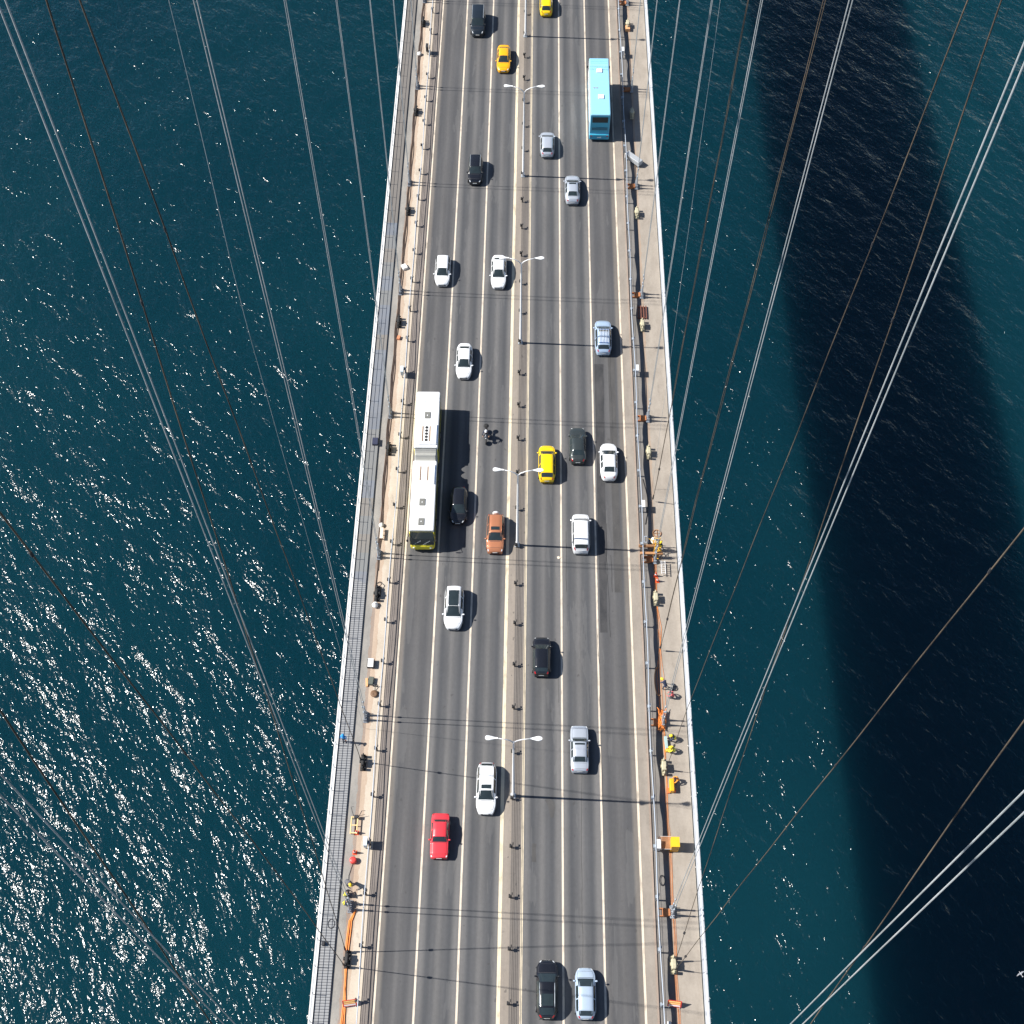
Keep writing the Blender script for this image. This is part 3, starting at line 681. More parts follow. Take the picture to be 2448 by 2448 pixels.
BUSG = pm("hatch_grey", (.17, .17, .155), .6); BELL = pm("bellows_grey", (.33, .33, .31), .8); VENT = pm("vent_beige", (.72, .60, .48), .7); VDK = pm("vent_brown", (.16, .09, .05), .7)
t = thing("articulated_bus", (-9.58, 66.9, .006), "long white-roofed articulated bus with yellow lower body in the outer left lane", "bus", rz=.008)
for nm, y0, y1 in (("front_section", 0, 8.55), ("rear_section", 10.1, 17.5)):
    o = bus_shell(-1.26, 1.26, y0, y1, .3, 2.75, .05).build(nm, BUSY, t, True)
    bus_shell(-1.25, 1.25, y0 + .12, y1 - .03, 2.7, 3.16, .14).build("roof", BUSW, o, False)
b = MB(); vs = []; ny = 24
for i in range(ny + 1):
    y = 8.5 + 1.66 * i / ny; q = math.sin(math.pi * i / ny); zt = 3.0 - .42 * abs(math.sin(2 * math.pi * i / ny)) + (.02 if i % 2 else 0); hw = 1.2 - .05 * q - (.03 if i % 2 else 0)
    vs += [(-hw, y, .5), (-hw, y, zt - .12), (-hw + .12, y, zt), (hw - .12, y, zt), (hw, y, zt - .12), (hw, y, .5)]
b.add(vs, [(i * 6 + j, (i + 1) * 6 + j, (i + 1) * 6 + (j + 1) % 6, i * 6 + (j + 1) % 6) for i in range(ny) for j in range(6)]); b.build("bellows", BELL, t)
for y in (1.2, 3.4, 14.3):
    b = MB(); b.box((-.05 if y < 10 else .03, y - .1 if y < 3 else y + .05, 3.19), (.62, .85, .09), bev=.03); o = b.build("roof_hatch", BUSG, t)
    b = MB(); b.ball((-.05 if y < 10 else .03, y if y > 3 else y - .1, 3.25), (.07, .07, .04)); b.build("hatch_knob", BUSW, o)
for k, (y0, y1, fans) in enumerate(((5.6, 8.0, False), (10.5, 13.1, True))):
    b = MB(); b.box((.12, (y0 + y1) / 2, 3.26), (2.1, y1 - y0, .26), bev=.12); o = b.build("air_conditioner", BUSW, t, False)
    b = MB(); b.box((1.10, (y0 + y1) / 2, 3.22), (.16, y1 - y0 - .3, .2), bev=.05); b.build("side_cowl", pm("cowl_blue", (.28, .42, .68), .4), o)
    L = y1 - y0 - .65
    for dx in (-.36, .36):
        b = MB(); b.box((dx, (y0 + y1) / 2, 3.395), (.1, L, .02)); b.build("vent_slot", VDK, o)
        b = MB(); b.box((dx - .1 if dx < 0 else dx + .1, (y0 + y1) / 2, 3.394), (.07, L, .015)); b.build("vent_grille", VENT, o)
    if fans:
        for q in range(5):
            b = MB(); b.lathe([(.17, 0), (.17, .03), (.12, .03), (.05, .025)], (.02, y0 + .5 + q * .40, 3.385), 12); b.build("fan", BLACK, o)
    else:
        b = MB(); b.box((0, (y0 + y1) / 2, 3.396), (.42, L, .02)); b.build("vent_grille", VENT, o)
b = MB(); b.add([(-1.16, .02, 2.95), (1.16, .02, 2.95), (1.2, -.34, 2.2), (1.2, -.52, 1.35), (-1.2, -.52, 1.35), (-1.2, -.34, 2.2)], [(0, 5, 2, 1), (5, 4, 3, 2)])
b.add([(-1.16, .02, 2.95), (-1.2, -.34, 2.2), (-1.2, -.52, 1.35), (-1.25, .1, 1.35)], [(0, 3, 2, 1)]); b.add([(1.16, .02, 2.95), (1.2, -.34, 2.2), (1.2, -.52, 1.35), (1.25, .1, 1.35)], [(0, 1, 2, 3)])
b.build("windscreen", GLASS, t)
b = MB()
vs = []; pr = [(0, .3), (-.5, .35), (-.62, .6), (-.62, 1.1), (-.5, 1.35), (0, 1.35)]
for x, f in ((-1.25, .35), (-1.1, .85), (-.7, 1), (.7, 1), (1.1, .85), (1.25, .35)):
    vs += [(x, y * f + .02, z) for y, z in pr]
m = 6; b.add(vs, [(i * m + j, (i + 1) * m + j, (i + 1) * m + (j + 1) % m, i * m + (j + 1) % m) for i in range(5) for j in range(m)] + [tuple(range(m)), tuple(range(6 * m - 1, 5 * m - 1, -1))])
fb = b.build("front_bumper", BUSY, t, False)
for s in (-1, 1):
    b = MB(); b.ball((s * .85, -.58, .85), (.13, .06, .1)); b.build("headlight", HEADL, t, True)
    b = MB(); b.tube([(s * 1.2, -.1, 2.7), (s * 1.42, -.45, 2.6), (s * 1.45, -.5, 2.3)], .03, 6); b.box((s * 1.45, -.52, 2.15), (.2, .12, .4), bev=.05); b.build("wing_mirror", BLACK, t)
    for y0, y1, n in ((.6, 8.3, 5), (10.4, 17.2, 5)):
        for i in range(n):
            L = (y1 - y0) / n; b = MB(); b.box((s * 1.262, y0 + L * (i + .5), 1.95), (.02, L - .12, 1.05)); b.build("side_window", GLASS, t)
    for y in (2.6, 7.3, 13.6): wheel(t, s * 1.13, y, .48, .28)
b = MB(); b.box((.35, -.545, 1.42), (.05, .02, .02)); b.tube([(-.9, -.55, 1.42), (-.1, -.43, 2.0)], .015, 4); b.tube([(.1, -.55, 1.42), (.85, -.43, 2.0)], .015, 4); b.build("wiper", GALV, t)
# yellow stripe along the roof gutter side
b = MB()
for y0, y1 in ((.2, 8.5), (10.2, 17.3)): b.box((1.272, (y0 + y1) / 2, 2.62), (.02, y1 - y0, .08))
b.build("side_trim", BLACK, t)

# light blue double decker ----------------------------------------
LB = pm("bus_light_blue", (.27, .57, .76), .4, var=.04, coat=.3); LB2 = pm("bus_mid_blue", (.05, .36, .52), .4, var=.05, coat=.3)
t = thing("double_decker_bus", (9.52, 127.0, .006), "light blue tall double-decker bus in the outer right lane near the top", "bus", rz=.0)
bus_shell(-1.25, 1.25, 0, 10.6, .3, 4.2, .12).build("body", LB, t, False)
b = MB(); b.box((0, -.004, 2.62), (2.36, .02, 2.7)); b.build("rear_panel", LB2, t)
b = MB(); b.box((0, -.03, 3.35), (1.95, .04, .85), bev=.1); b.build("rear_window", GLASS, t)
b = MB(); b.box((0, -.03, 1.95), (2.0, .04, .45), bev=.1); b.build("engine_grille", pm("teal_dark", (.03, .15, .22), .5), t)
b = MB(); b.box((0, -.06, .75), (2.5, .3, .8), bev=.06); b.build("rear_bumper", LB2, t)
b = MB(); b.box((0, -.22, .72), (.5, .02, .12)); b.build("number_plate", PLATE, t)
for s in (-1, 1):
    b = MB(); b.box((s * 1.0, -.22, .95), (.18, .03, .14)); b.build("tail_light", TAILL, t)
    b = MB(); b.box((s * 1.253, 5.4, 2.45), (.02, 9.8, .28)); b.build("side_band", BUSW, t)
    for z in (1.75, 3.3):
        for i in range(7):
            b = MB(); b.box((s * 1.256, 1.0 + 1.38 * (i + .5), z), (.02, 1.26, .8)); b.build("side_window", pm("sunlit_glass", (.55, .60, .62), .08, spec=.8), t)  # sun glare on the panes is put into the pale glass colour
    for y in (2.4, 8.2): wheel(t, s * 1.1, y, .5, .3)
    b = MB(); b.box((s * 1.42, 10.7, 2.7), (.18, .12, .4), bev=.05); b.tube([(s * 1.2, 10.5, 3.0), (s * 1.42, 10.7, 2.9)], .03); b.build("wing_mirror", BLACK, t)
b = MB(); b.box((0, 10.61, 3.3), (2.2, .03, .95), bev=.08); b.box((0, 10.61, 1.6), (2.2, .03, 1.1), bev=.08); b.build("windscreen", GLASS, t)
for y in (3.2, 8.1):
    b = MB(); b.box((.12 if y < 5 else .0, y, 4.27), (.72, .75, .14), bev=.04); b.build("roof_hatch", BUSW, t)
b = MB()
for x in (-.7, -.35): b.box((x, 4.9, 4.21), (.26, .22, .03), rz=.5)
b.build("roof_fitting", GALV, t)
b = MB()
for y in (9.6, 9.9, 10.2): b.box((0, y, 4.201), (2.2, .03, .02))
b.build("roof_seam", LB2, t)

# ------------------------------------------------------------------ people (one skinned mesh each)
def skin_body(name, J, E, cls, mats, parent=None):
    """J: name -> (x,y,z,r); E: edges; cls: edge -> material index"""
    names = list(J); idx = {k: i for i, k in enumerate(names)}
    me = bpy.data.meshes.new(name); me.from_pydata([J[k][:3] for k in names], [(idx[a], idx[b_]) for a, b_ in E], []); me.update()
    o = bpy.data.objects.new(name, me); col.objects.link(o)
    md = o.modifiers.new("s", 'SKIN'); sv = me.skin_vertices[0].data
    for k in names:
        r = J[k][3]; sv[idx[k]].radius = (r, r) if not hasattr(r, '__len__') else r
    sv[idx['pelvis']].use_root = True
    ss = o.modifiers.new("ss", 'SUBSURF'); ss.levels = 1; ss.render_levels = 1
    dg = bpy.context.evaluated_depsgraph_get(); nm = bpy.data.meshes.new_from_object(o.evaluated_get(dg))
    o.modifiers.clear(); o.data = nm; bpy.data.meshes.remove(me); nm.name = name
    nm.materials.clear()
    for mt in mats: nm.materials.append(mt)
    segs = [(Vector(J[a][:3]), Vector(J[b_][:3]), c) for (a, b_), c in zip(E, cls)]
    for p in nm.polygons:
        c = p.center; best = 1e9; mi = 0
        for a, b_, q in segs:
            d = b_ - a; tt = max(0, min(1, (c - a).dot(d) / max(d.length_squared, 1e-9))); dd = (c - a - d * tt).length
            if dd < best: best, mi = dd, q
        p.material_index = mi; p.use_smooth = True
    if parent: o.parent = parent
    return o
def hand(J, E, cls, wrist, side, d, up_=Vector((0, 0, 1))):
    W = Vector(J[wrist][:3]); d = d.normalized(); lat = d.cross(up_)
    if lat.length < .1: lat = d.cross(Vector((0, 1, 0)))
    lat.normalize(); palm = wrist + '_palm'; P = W + d * .07; J[palm] = (*P, .03); E.append((wrist, palm)); cls.append(2)
    for i, (o, l) in enumerate(((-.033, .062), (-.011, .078), (.011, .072), (.033, .055))):
        a = P + lat * o + d * .03; b_ = a + d * l * .55; c = b_ + (d - up_ * .5).normalized() * l * .5
        k1, k2 = f"{palm}f{i}a", f"{palm}f{i}b"
        J[k1] = (*b_, .009); J[k2] = (*c, .008); E += [(palm, k1), (k1, k2)]; cls += [2, 2]
    k = palm + 't'; c = W + d * .04 + lat * (.055 * side); c2 = c + d * .035
    J[k] = (*c, .011); J[k + '2'] = (*c2, .009); E += [(palm, k), (k, k + '2')]; cls += [2, 2]
def person(loc, pose, label, trousers, shirt, vest=None, helmet=None, hair=True, rz=0.0, group="road workers on the bridge", z=.08):
    root = thing("person", (loc[0], loc[1], z), label, "person", group, rz)
    V = Vector
    if pose == 'stand':
        pel, ch, nk, hd = V((0, 0, .95)), V((0, .02, 1.32)), V((0, .02, 1.5)), V((0, .05, 1.66))
        knee = [V((s * .11, .03, .5)) for s in (-1, 1)]; foot = [V((s * .13, -.02, .09)) for s in (-1, 1)]
        elb = [V((s * .27, -.03, 1.16)) for s in (-1, 1)]; wr = [V((s * .27, .12, .95)) for s in (-1, 1)]
    elif pose == 'bend':
        pel, ch, nk, hd = V((0, -.15, .88)), V((0, .2, 1.12)), V((0, .33, 1.2)), V((0, .46, 1.22))
        knee = [V((s * .14, .05, .48)) for s in (-1, 1)]; foot = [V((s * .17, -.05, .09)) for s in (-1, 1)]
        elb = [V((s * .25, .38, .88)) for s in (-1, 1)]; wr = [V((s * .16, .5, .62)) for s in (-1, 1)]
    elif pose == 'crouch':
        pel, ch, nk, hd = V((0, -.18, .38)), V((0, .0, .74)), V((0, .1, .88)), V((0, .2, 1.0))
        knee = [V((s * .2, .28, .52)) for s in (-1, 1)]; foot = [V((s * .17, .06, .09)) for s in (-1, 1)]
        elb = [V((s * .3, .25, .58)) for s in (-1, 1)]; wr = [V((s * .15, .45, .38)) for s in (-1, 1)]
    else:  # ride
        pel, ch, nk, hd = V((0, -.15, .88)), V((0, .06, 1.25)), V((0, .14, 1.42)), V((0, .22, 1.55))
        knee = [V((s * .25, .22, .72)) for s in (-1, 1)]; foot = [V((s * .24, .0, .34)) for s in (-1, 1)]
        elb = [V((s * .36, .28, 1.12)) for s in (-1, 1)]; wr = [V((s * .33, .52, 1.06)) for s in (-1, 1)]
    J = {'pelvis': (*pel, (.15, .12)), 'belly': (*((pel + ch) / 2), (.145, .11)), 'chest': (*ch, (.17, .125)), 'neck': (*nk, .06), 'head': (*hd, (.088, .10)), 'crown': (*(hd + (hd - nk).normalized() * .10), .075)}
    E = [('pelvis', 'belly'), ('belly', 'chest'), ('chest', 'neck'), ('neck', 'head'), ('head', 'crown')]; cls = [1, 1, 1, 2, 2]
    for i, s in enumerate((-1, 1)):
        k = 'lr'[i]
        sh = ch + V((s * .19, 0, .06)) + (nk - ch) * .25
        hip = pel + V((s * .10, 0, -.06))
        J[k + 'hip'] = (*hip, .095); J[k + 'knee'] = (*knee[i], .065); J[k + 'ank'] = (*foot[i], .045); J[k + 'toe'] = (*(foot[i] + V((0, .17, -.045))), .04)
        E += [('pelvis', k + 'hip'), (k + 'hip', k + 'knee'), (k + 'knee', k + 'ank'), (k + 'ank', k + 'toe')]; cls += [0, 0, 0, 3]
        J[k + 'sh'] = (*sh, .065); J[k + 'el'] = (*elb[i], .048); J[k + 'wr'] = (*wr[i], .033)
        E += [('chest', k + 'sh'), (k + 'sh', k + 'el'), (k + 'el', k + 'wr')]; cls += [1, 1, 1]
        hand(J, E, cls, k + 'wr', -s, wr[i] - elb[i])
    fwd_ = V((0, 1, 0)) if pose == 'stand' else V((0, .8, -.5)).normalized()
    if pose == 'ride': fwd_ = V((0, 1, -.1))
    J['nose'] = (*(hd + fwd_ * .11), .016); E.append(('head', 'nose')); cls.append(2)
    skin_body("body", J, E, cls, [trousers, shirt, SKIN, BLACK], root)
    upd = (hd - nk).normalized()
    if vest:
        b = MB(); d = (ch - pel).normalized(); u = V((1, 0, 0)); f = d.cross(u)
        n = 14; lv = [(0.05, .165, .135), (.45, .165, .135), (.9, .19, .15), (1.12, .17, .13)]
        vs = [pel + (ch - pel) * q + u * rx * math.cos(2 * math.pi * j / n) + f * ry * math.sin(2 * math.pi * j / n) for q, rx, ry in lv for j in range(n)]
        b.add(vs, [(i * n + j, i * n + (j + 1) % n, (i + 1) * n + (j + 1) % n, (i + 1) * n + j) for i in range(3) for j in range(n)], 0)
        for sx in (-.1, .1):
            for off in (-1, 1):
                q0 = pel + (ch - pel) * .1 + u * sx + f * off * .15; q1 = ch + u * sx + f * off * .16; b.tube([q0, q1], .022, 4, mi=1)
        b.build("safety_vest", [vest, pm("reflective_strip", (.30, .30, .28), .3)], root, False)
    if helmet:
        b = MB(); c = hd + upd * .045
        b.ball(c, (.135, .155, .125), 14, 8); b.ball(c - upd * .01 + fwd_ * .05, (.15, .19, .02), 14, 4); b.build("helmet", helmet, root, True)
    elif hair:
        b = MB(); c = hd + upd * .045; b.ball(c - fwd_ * .015, (.102, .112, .10), 12, 8); b.build("hair", pm("dark_hair", (.02, .014, .01), .7), root, True)
    b = MB()
    for s in (-1, 1): b.ball(hd + fwd_ * .092 + V((s * .034, 0, 0)) + upd * .02, .013, 6, 4)
    b.build("eyes", BLACK, root)
    return root
NAVY = pm("navy_cloth", (.03, .04, .08), .8); GREYT = pm("grey_cloth", (.12, .12, .13), .85); BLUES = pm("bright_blue_cloth", (.03, .30, .70), .8); HIVIS = pm("hi_vis_yellow", (.80, .72, .03), .7); ORC = pm("orange_cloth", (.85, .30, .04), .75); PINK = pm("pink_red_cloth", (.62, .12, .12), .8)

# motorcycle with rider (heading to the viewer)
mx, my = -3.5, 80.7
t = thing("motorcycle", (mx, my, .006), "dark motorcycle with top box between the two inner left lanes", "motorcycle", rz=math.pi)
for nm, y in (("front_wheel", .78), ("rear_wheel", -.72)):
    b = MB(); b.ring((0, y, .32), .25, .07, 22, 8, 'x'); o = b.build(nm, BLACK, t, True)
    b = MB(); b.lathe([(.2, -.02), (.2, .02), (.04, .04)], n=14); b.v = [(p[2], y + p[0], .32 + p[1]) for p in b.v]; b.build("rim", RIMM, o)
b = MB(); b.box((0, .0, .48), (.34, .62, .42), bev=.1); b.tube([(0, .7, .4), (0, .45, 1.0)], .05); b.tube([(.0, -.7, .34), (0, -.2, .6)], .06); b.tube([(0, -.75, .85), (0, .3, .7)], .07); b.build("frame", DARKST, t)
b = MB(); b.ball((0, .22, .86), (.18, .32, .15)); b.build("fuel_tank", pm("bike_grey", (.08, .09, .11), .25, .3), t, True)
b = MB(); b.box((0, -.3, .82), (.3, .7, .12), bev=.05); b.build("seat", BLACK, t)
b = MB(); b.ring((0, -.85, 1.0), .24, .05, 16, 6); b.box((0, -.85, .98), (.46, .4, .32), bev=.1); b.build("top_box", BLACK, t)
b = MB(); b.ball((0, .62, .95), (.22, .18, .2)); b.build("fairing", pm("bike_grey", (.08, .09, .11), .25), t, True)
b = MB(); b.ball((0, .76, .93), (.1, .06, .09)); b.build("headlight", HEADL, t, True)
b = MB(); b.tube([(-.4, .4, 1.04), (-.15, .55, 1.06), (.15, .55, 1.06), (.4, .4, 1.04)], .02, 6); b.build("handlebar", DARKST, t)
for s in (-1, 1):
    b = MB(); b.tube([(s * .25, .5, 1.05), (s * .36, .52, 1.2)], .012, 5); b.ball((s * .38, .52, 1.24), (.08, .03, .05)); b.build("mirror", BLACK, t)
person((mx, my), 'ride', "motorcycle rider in grey jacket with orange bag straps and white helmet", GREYT, NAVY, ORC, pm("white_helmet", (.75, .77, .8), .25), rz=math.pi, group=None, z=.02)

# ------------------------------------------------------------------ workers
person((14.3, 51.6), 'bend', "worker in yellow helmet bending beside the one in red, right walkway", NAVY, NAVY, None, HELM, rz=.6)
person((14.95, 50.7), 'crouch', "crouching worker in a red shirt on the right walkway", GREYT, PINK, None, None, rz=1.2)
person((14.85, 46.4), 'crouch', "crouching worker in yellow vest, upper of the two on the right walkway", NAVY, NAVY, HIVIS, HELM, rz=1.6)
person((14.75, 45.2), 'crouch', "crouching worker in yellow vest, lower of the two on the right walkway", NAVY, HIVIS, HIVIS, HELM, rz=1.4)
person((15.0, 42.3), 'crouch', "worker with dark hair crouching behind the orange-yellow box", NAVY, ORC, None, None, rz=1.7)
person((14.55, 66.9), 'stand', "worker in yellow vest standing in the yellow scaffolding heap", NAVY, NAVY, HIVIS, HELM, rz=2.2)
person((-14.35, 32.4), 'bend', "worker in yellow helmet bending on the left pavement, uppermost of three", GREYT, GREYT, None, HELM, rz=-2.4)
person((-14.35, 31.4), 'crouch', "worker in yellow and black vest crouching at the left hanger, middle of three", NAVY, NAVY, HIVIS, None, rz=-1.2)
person((-14.35, 30.65), 'crouch', "worker in yellow and black vest crouching at the left hanger, lowest of three", NAVY, NAVY, HIVIS, None, rz=-1.6)
person((-15.75, 45.6), 'stand', "pedestrian in bright blue top and blue cap on the left grated walkway", NAVY, BLUES, None, BLUES, rz=3.0, group=None, z=.29)

# ------------------------------------------------------------------ clutter on the pavements
zp = .12
def cone(x, y, label, z=zp):
    t = thing("traffic_cone", (x, y, z), label, "traffic cone", "orange cones on the pavement")
    b = MB(); b.box((0, 0, .02), (.4, .4, .04), bev=.02); b.build("base", CONE, t)
    b = MB(); b.lathe([(.15, .04), (.11, .3), (.045, .72), (.035, .75)], n=14); b.build("cone_body", CONE, t, True)
    b = MB(); b.lathe([(.118, .3), (.085, .48)], n=14); b.build("reflective_band", WHITE, t, True)
cone(-13.95, 37.0, "orange cone on the left pavement just below the yellow frame")
cone(-13.98, 35.2, "orange cone on the left pavement just above the red drum")
cone(14.0, 63.9, "orange cone on the right walkway below the ladder, upper one", .06)
cone(14.15, 63.3, "orange cone on the right walkway below the ladder, lower one", .06)
t = thing("red_drum", (-14.05, 34.45, zp), "round red drum on the left pavement below the cones", "drum")
b = MB(); b.lathe([(.28, 0), (.3, .05), (.3, .4), (.26, .45), (.1, .47)], n=18); b.build("drum_body", pm("red_plastic", (.70, .06, .05), .45), t, True)
b = MB(); b.tube([(-.05, -.3, .03), (-.3, -1.3, .03), (-.28, -2.0, .03)], .02, 5); b.build("hose_tail", DARKST, t)
t = thing("trolley", (-14.2, 37.6, zp), "pale yellow long frame trolley with dark handle on the left pavement", "trolley")
b = MB()
for s in (-1, 1): b.box((s * .28, 0, .35), (.1, 1.6, .09), bev=.02)
for y in (-.7, 0, .75): b.box((0, y, .33), (.5, .09, .07))
for s in (-1, 1):
    for y in (-.7, .7): b.box((s * .26, y, .17), (.07, .07, .3))
b.build("frame", pm("pale_yellow", (.82, .60, .28), .5), t)
b = MB(); b.tube([(-.1, .8, .35), (-.35, 1.5, .9), (-.1, 1.5, .95)], .025); b.tube([(.1, .8, .35), (.9, 1.0, .35)], .02); b.box((.15, .75, .45), (.4, .3, .2), bev=.04); b.build("handle", DARKST, t)

def hose(name, pts, r, mat, label, wob=.05, seed=1, cat="hose"):
    rnd = random.Random(seed); P = []
    for i in range(len(pts) - 1):
        a, b_ = Vector(pts[i]), Vector(pts[i + 1]); n = max(2, int((b_ - a).length / .6))
        for k in range(n): P.append(a.lerp(b_, k / n))
    P.append(Vector(pts[-1])); ph = rnd.uniform(0, 6)
    Q = [p + Vector((wob * math.sin(i * .55 + ph) + rnd.uniform(-1, 1) * wob * .2, 0, 0)) for i, p in enumerate(P)]
    rr = [min(r, .011) if q.x > 13 and q.y < 45 else r for q in Q]
    b = MB(); b.tube(Q, rr, 6); o = b.build(name, mat, None, True); tag(o, label, cat); return o
for i in range(3):
    dx = (i - 1) * .1
    o = hose("orange_hose", [(-13.9 + dx, Y0 + 20, zp + .06), (-13.85 + dx, 22, zp + .06), (-13.95 + dx * .8, 27, zp + .06), (-13.9 + dx, 29.2, zp + .06), (-13.5 + dx * .5, 30.1, zp + .06)], .05, ORANGE, ("left", "middle", "right")[i] + " hose of the three orange hoses lying together on the left pavement", .05, 3 + i)
    o["group"] = "orange hoses on the left pavement"
for i in range(3):
    dx = (i - 1) * .09
    o = hose("orange_hose", [(14.1 + dx, Y0 + 20, .1), (14.12 + dx, 32, .1), (14.02 + dx, 40, .1), (14.1 - dx, 47, .1), (14.0 + dx * 3, 49, .12), (14.05 + dx * 3.5, 53, .1), (14.12 - dx * 2, 58, .1), (13.98 + dx, 62, .1), (13.98 + dx, 66, .1)], .012 if i else .018, ORANGE, ("left", "middle", "right")[i] + " strand of the thin orange hoses strung along the right walkway edge", .05, 9 + i)
    o["group"] = "orange hoses on the right walkway"
for i in range(3):
    dx = (i - 1) * .13
    o = hose("dark_cable", [(-14.0 + dx * .6, 61.5 + i * 2.5, zp + .04), (-14.05 + dx, 75, zp + .04), (-14.1 + dx, 95, zp + .04), (-13.95 + dx, 115, zp + .04), (-14.05 + dx, 135, zp + .04), (-14.0 + dx, 165, zp + .04)], .04, BROWNC, ("left", "middle", "right")[i] + " cable of the three dark brown cables along the left pavement seam", .06, 20 + i, "cable")
    o["group"] = "dark cables along the left pavement"
random.seed(11)
b = MB()
for k in range(16):
    P = [Vector((14.0 + random.uniform(-.55, .35), 48.3 + random.uniform(-1.2, 1.2), .2 + random.uniform(0, .35))) for _ in range(5)]
    Q = []
    for i in range(4):
        for q in range(4): Q.append(P[i].lerp(P[i + 1], q / 4))
    b.tube(Q, .03, 5)
tag(b.build("hose_tangle", ORANGE, None, True), "tangle of orange hoses heaped around a hanger on the right walkway edge", "hoses")
b = MB()
for k in range(14):
    x, y = 14.1 + random.uniform(-.35, .35), 66.6 + random.uniform(-.7, 1.1); a = random.uniform(0, 3.1); L = random.uniform(.5, 1.1)
    b.tube([(x - L / 2 * math.cos(a), y - L / 2 * math.sin(a), random.uniform(.15, 1.3)), (x + L / 2 * math.cos(a), y + L / 2 * math.sin(a), random.uniform(.15, 1.5))], .04, 6)
for x in (13.85, 14.45):
    for y in (66.2, 67.3): b.tube([(x, y, 0.06), (x, y, 1.9)], .04, 6)
for y in (66.2, 67.3): b.tube([(13.85, y, 1.8), (14.45, y, 1.8)], .04, 6)
tag(b.build("scaffolding", pm("scaffold_yellow", (.85, .50, .05), .5)), "heap of yellow scaffolding poles around a right hanger", "scaffolding")
for i, (y, lb) in enumerate(((66.9, "upper brown timber beam laid across the right gutter"), (66.0, "lower brown timber beam laid across the right gutter"))):
    b = MB(); b.box((13.5 + i * .1, y, 1.0 if i else .9), (2.3, .26, .22), bev=.02); b.box((12.8, y, .35), (.15, .15, 1.1)); b.box((14.3, y, .45), (.15, .15, .9)); tag(b.build("timber_beam", pm("brown_timber", (.40, .20, .09), .8, var=.3)), lb, "beam")
t = thing("ladder", (14.75, 64.6, .06), "short white ladder lying below the yellow scaffolding heap", "ladder")
b = MB()
for s in (-1, 1): b.box((s * .2, 0, .6), (.05, 1.5, .07))
b.build("rail", WHITE, t); b = MB()
for k in range(6): b.tube([(-.2, -.62 + k * .25, .6), (.2, -.62 + k * .25, .6)], .022, 6)
for y in (-.6, .6): b.tube([(0, y, .02), (0, y, .6)], .03, 6)
b.build("rung", WHITE, t)
t = thing("cable_reel", (14.35, 68.9, .06), "round spoked cable reel lying on the right walkway", "reel")
b = MB(); b.ring((0, 0, .08), .42, .04, 22, 6)
for a in range(4): b.tube([(0, 0, .08), (.42 * math.cos(a * math.pi / 2), .42 * math.sin(a * math.pi / 2), .08)], .025, 5)
b.build("reel_frame", pm("brown_timber", (.40, .20, .09)), t)
def bag(x, y, z, s, mat, label):
    b = MB(); b.ball((0, 0, .24 * s), (.32 * s, .36 * s, .26 * s), 12, 7); rnd = random.Random(int(x * 100 + y)); b.v = [(p[0] * rnd.uniform(.85, 1.12), p[1] * rnd.uniform(.85, 1.12), p[2] * rnd.uniform(.85, 1.1)) for p in b.v]
    b.tube([(0, 0, .46 * s), (.05, .05, .58 * s)], .05, 6)
    tag(b.build("sack", mat, None, True, (x, y, z)), label, "sack")
BAGW = pm("white_sack", (.72, .70, .66), .8)
bag(13.95, 67.9, .06, 1.1, BAGW, "white sack above the yellow scaffolding heap"); bag(-14.05, 142.9, zp, .9, BAGW, "white sack on the left pavement near the top of the photo")
bag(-13.95, 60.0, zp, .95, BAGW, "white sack beside the black motor on the left pavement"); bag(-13.98, 69.3, zp, .8, BAGW, "white sack on the left pavement level with the bus windscreen")
def crate(name, x, y, z, d, mat, label, cat, rz=0.0, lid=None):
    t = thing(name, (x, y, z), label, cat, rz=rz)
    b = MB(); b.box((0, 0, d[2] / 2), d, bev=.03); b.build("case", mat, t)
    b = MB(); b.box((0, 0, d[2] + .015), (d[0] * .94, d[1] * .94, .03), bev=.01); b.build("lid", lid or mat, t)
    return t
crate("panel_box", -13.75, 104.9, zp, (.6, .75, .3), BAGW, "small white panel box on the cream left pavement beside two white cars", "box", .5)
crate("orange_block", -13.75, 94.2, zp, (.35, .5, .25), pm("terracotta", (.62, .24, .12), .8), "small orange block on the left pavement above the bendy bus", "block", -.2)
t = thing("bench", (-13.98, 68.2, zp), "pale plank bench with brown legs on the left pavement beside the bus front", "bench")
b = MB(); b.box((.12, 0, .45), (.34, 1.3, .06), bev=.01); b.build("seat", VENT, t)
for y in (-.5, 0, .5):
    b = MB(); b.box((.1, y, .21), (.3, .08, .42)); b.build("leg", VDK, t)
t = thing("bench", (-13.9, 53.6, zp), "white-topped bench on the left pavement above the dark open box", "bench")
b = MB(); b.box((0, 0, .45), (.55, .9, .06), bev=.01); b.build("seat", BAGW, t)
for s in (-1, 1):
    b = MB(); b.box((s * .3, 0, .22), (.1, .8, .44)); b.build("leg", DARKST, t)
crate("open_box", -13.75, 51.8, zp, (.5, .8, .35), pm("dark_olive", (.10, .11, .09), .7), "dark open box on the left pavement under the bench", "box", -.1)
crate("timber_offcut", -14.15, 51.7, zp, (.22, .9, .12), pm("orange_timber", (.72, .38, .18), .8), "short orange timber beside the dark open box", "timber", .1)
b = MB(); b.lathe([(.05, 0), (.12, .05), (.36, .16), (.37, .18), (.1, .08)], n=20); tag(b.build("metal_dish", VDK, None, True, (-13.35, 50.5, zp)), "round brown dish lying on the cream left pavement", "dish")
b = MB(); b.ring((0, 0, .25), .25, .04, 18, 6, 'y'); b.tube([(0, -.5, .02), (0, .0, .3)], .03); tag(b.build("wire_loop", DARKST, None, True, (-13.3, 51.3, zp)), "dark hoop standing beside the brown dish", "hoop")
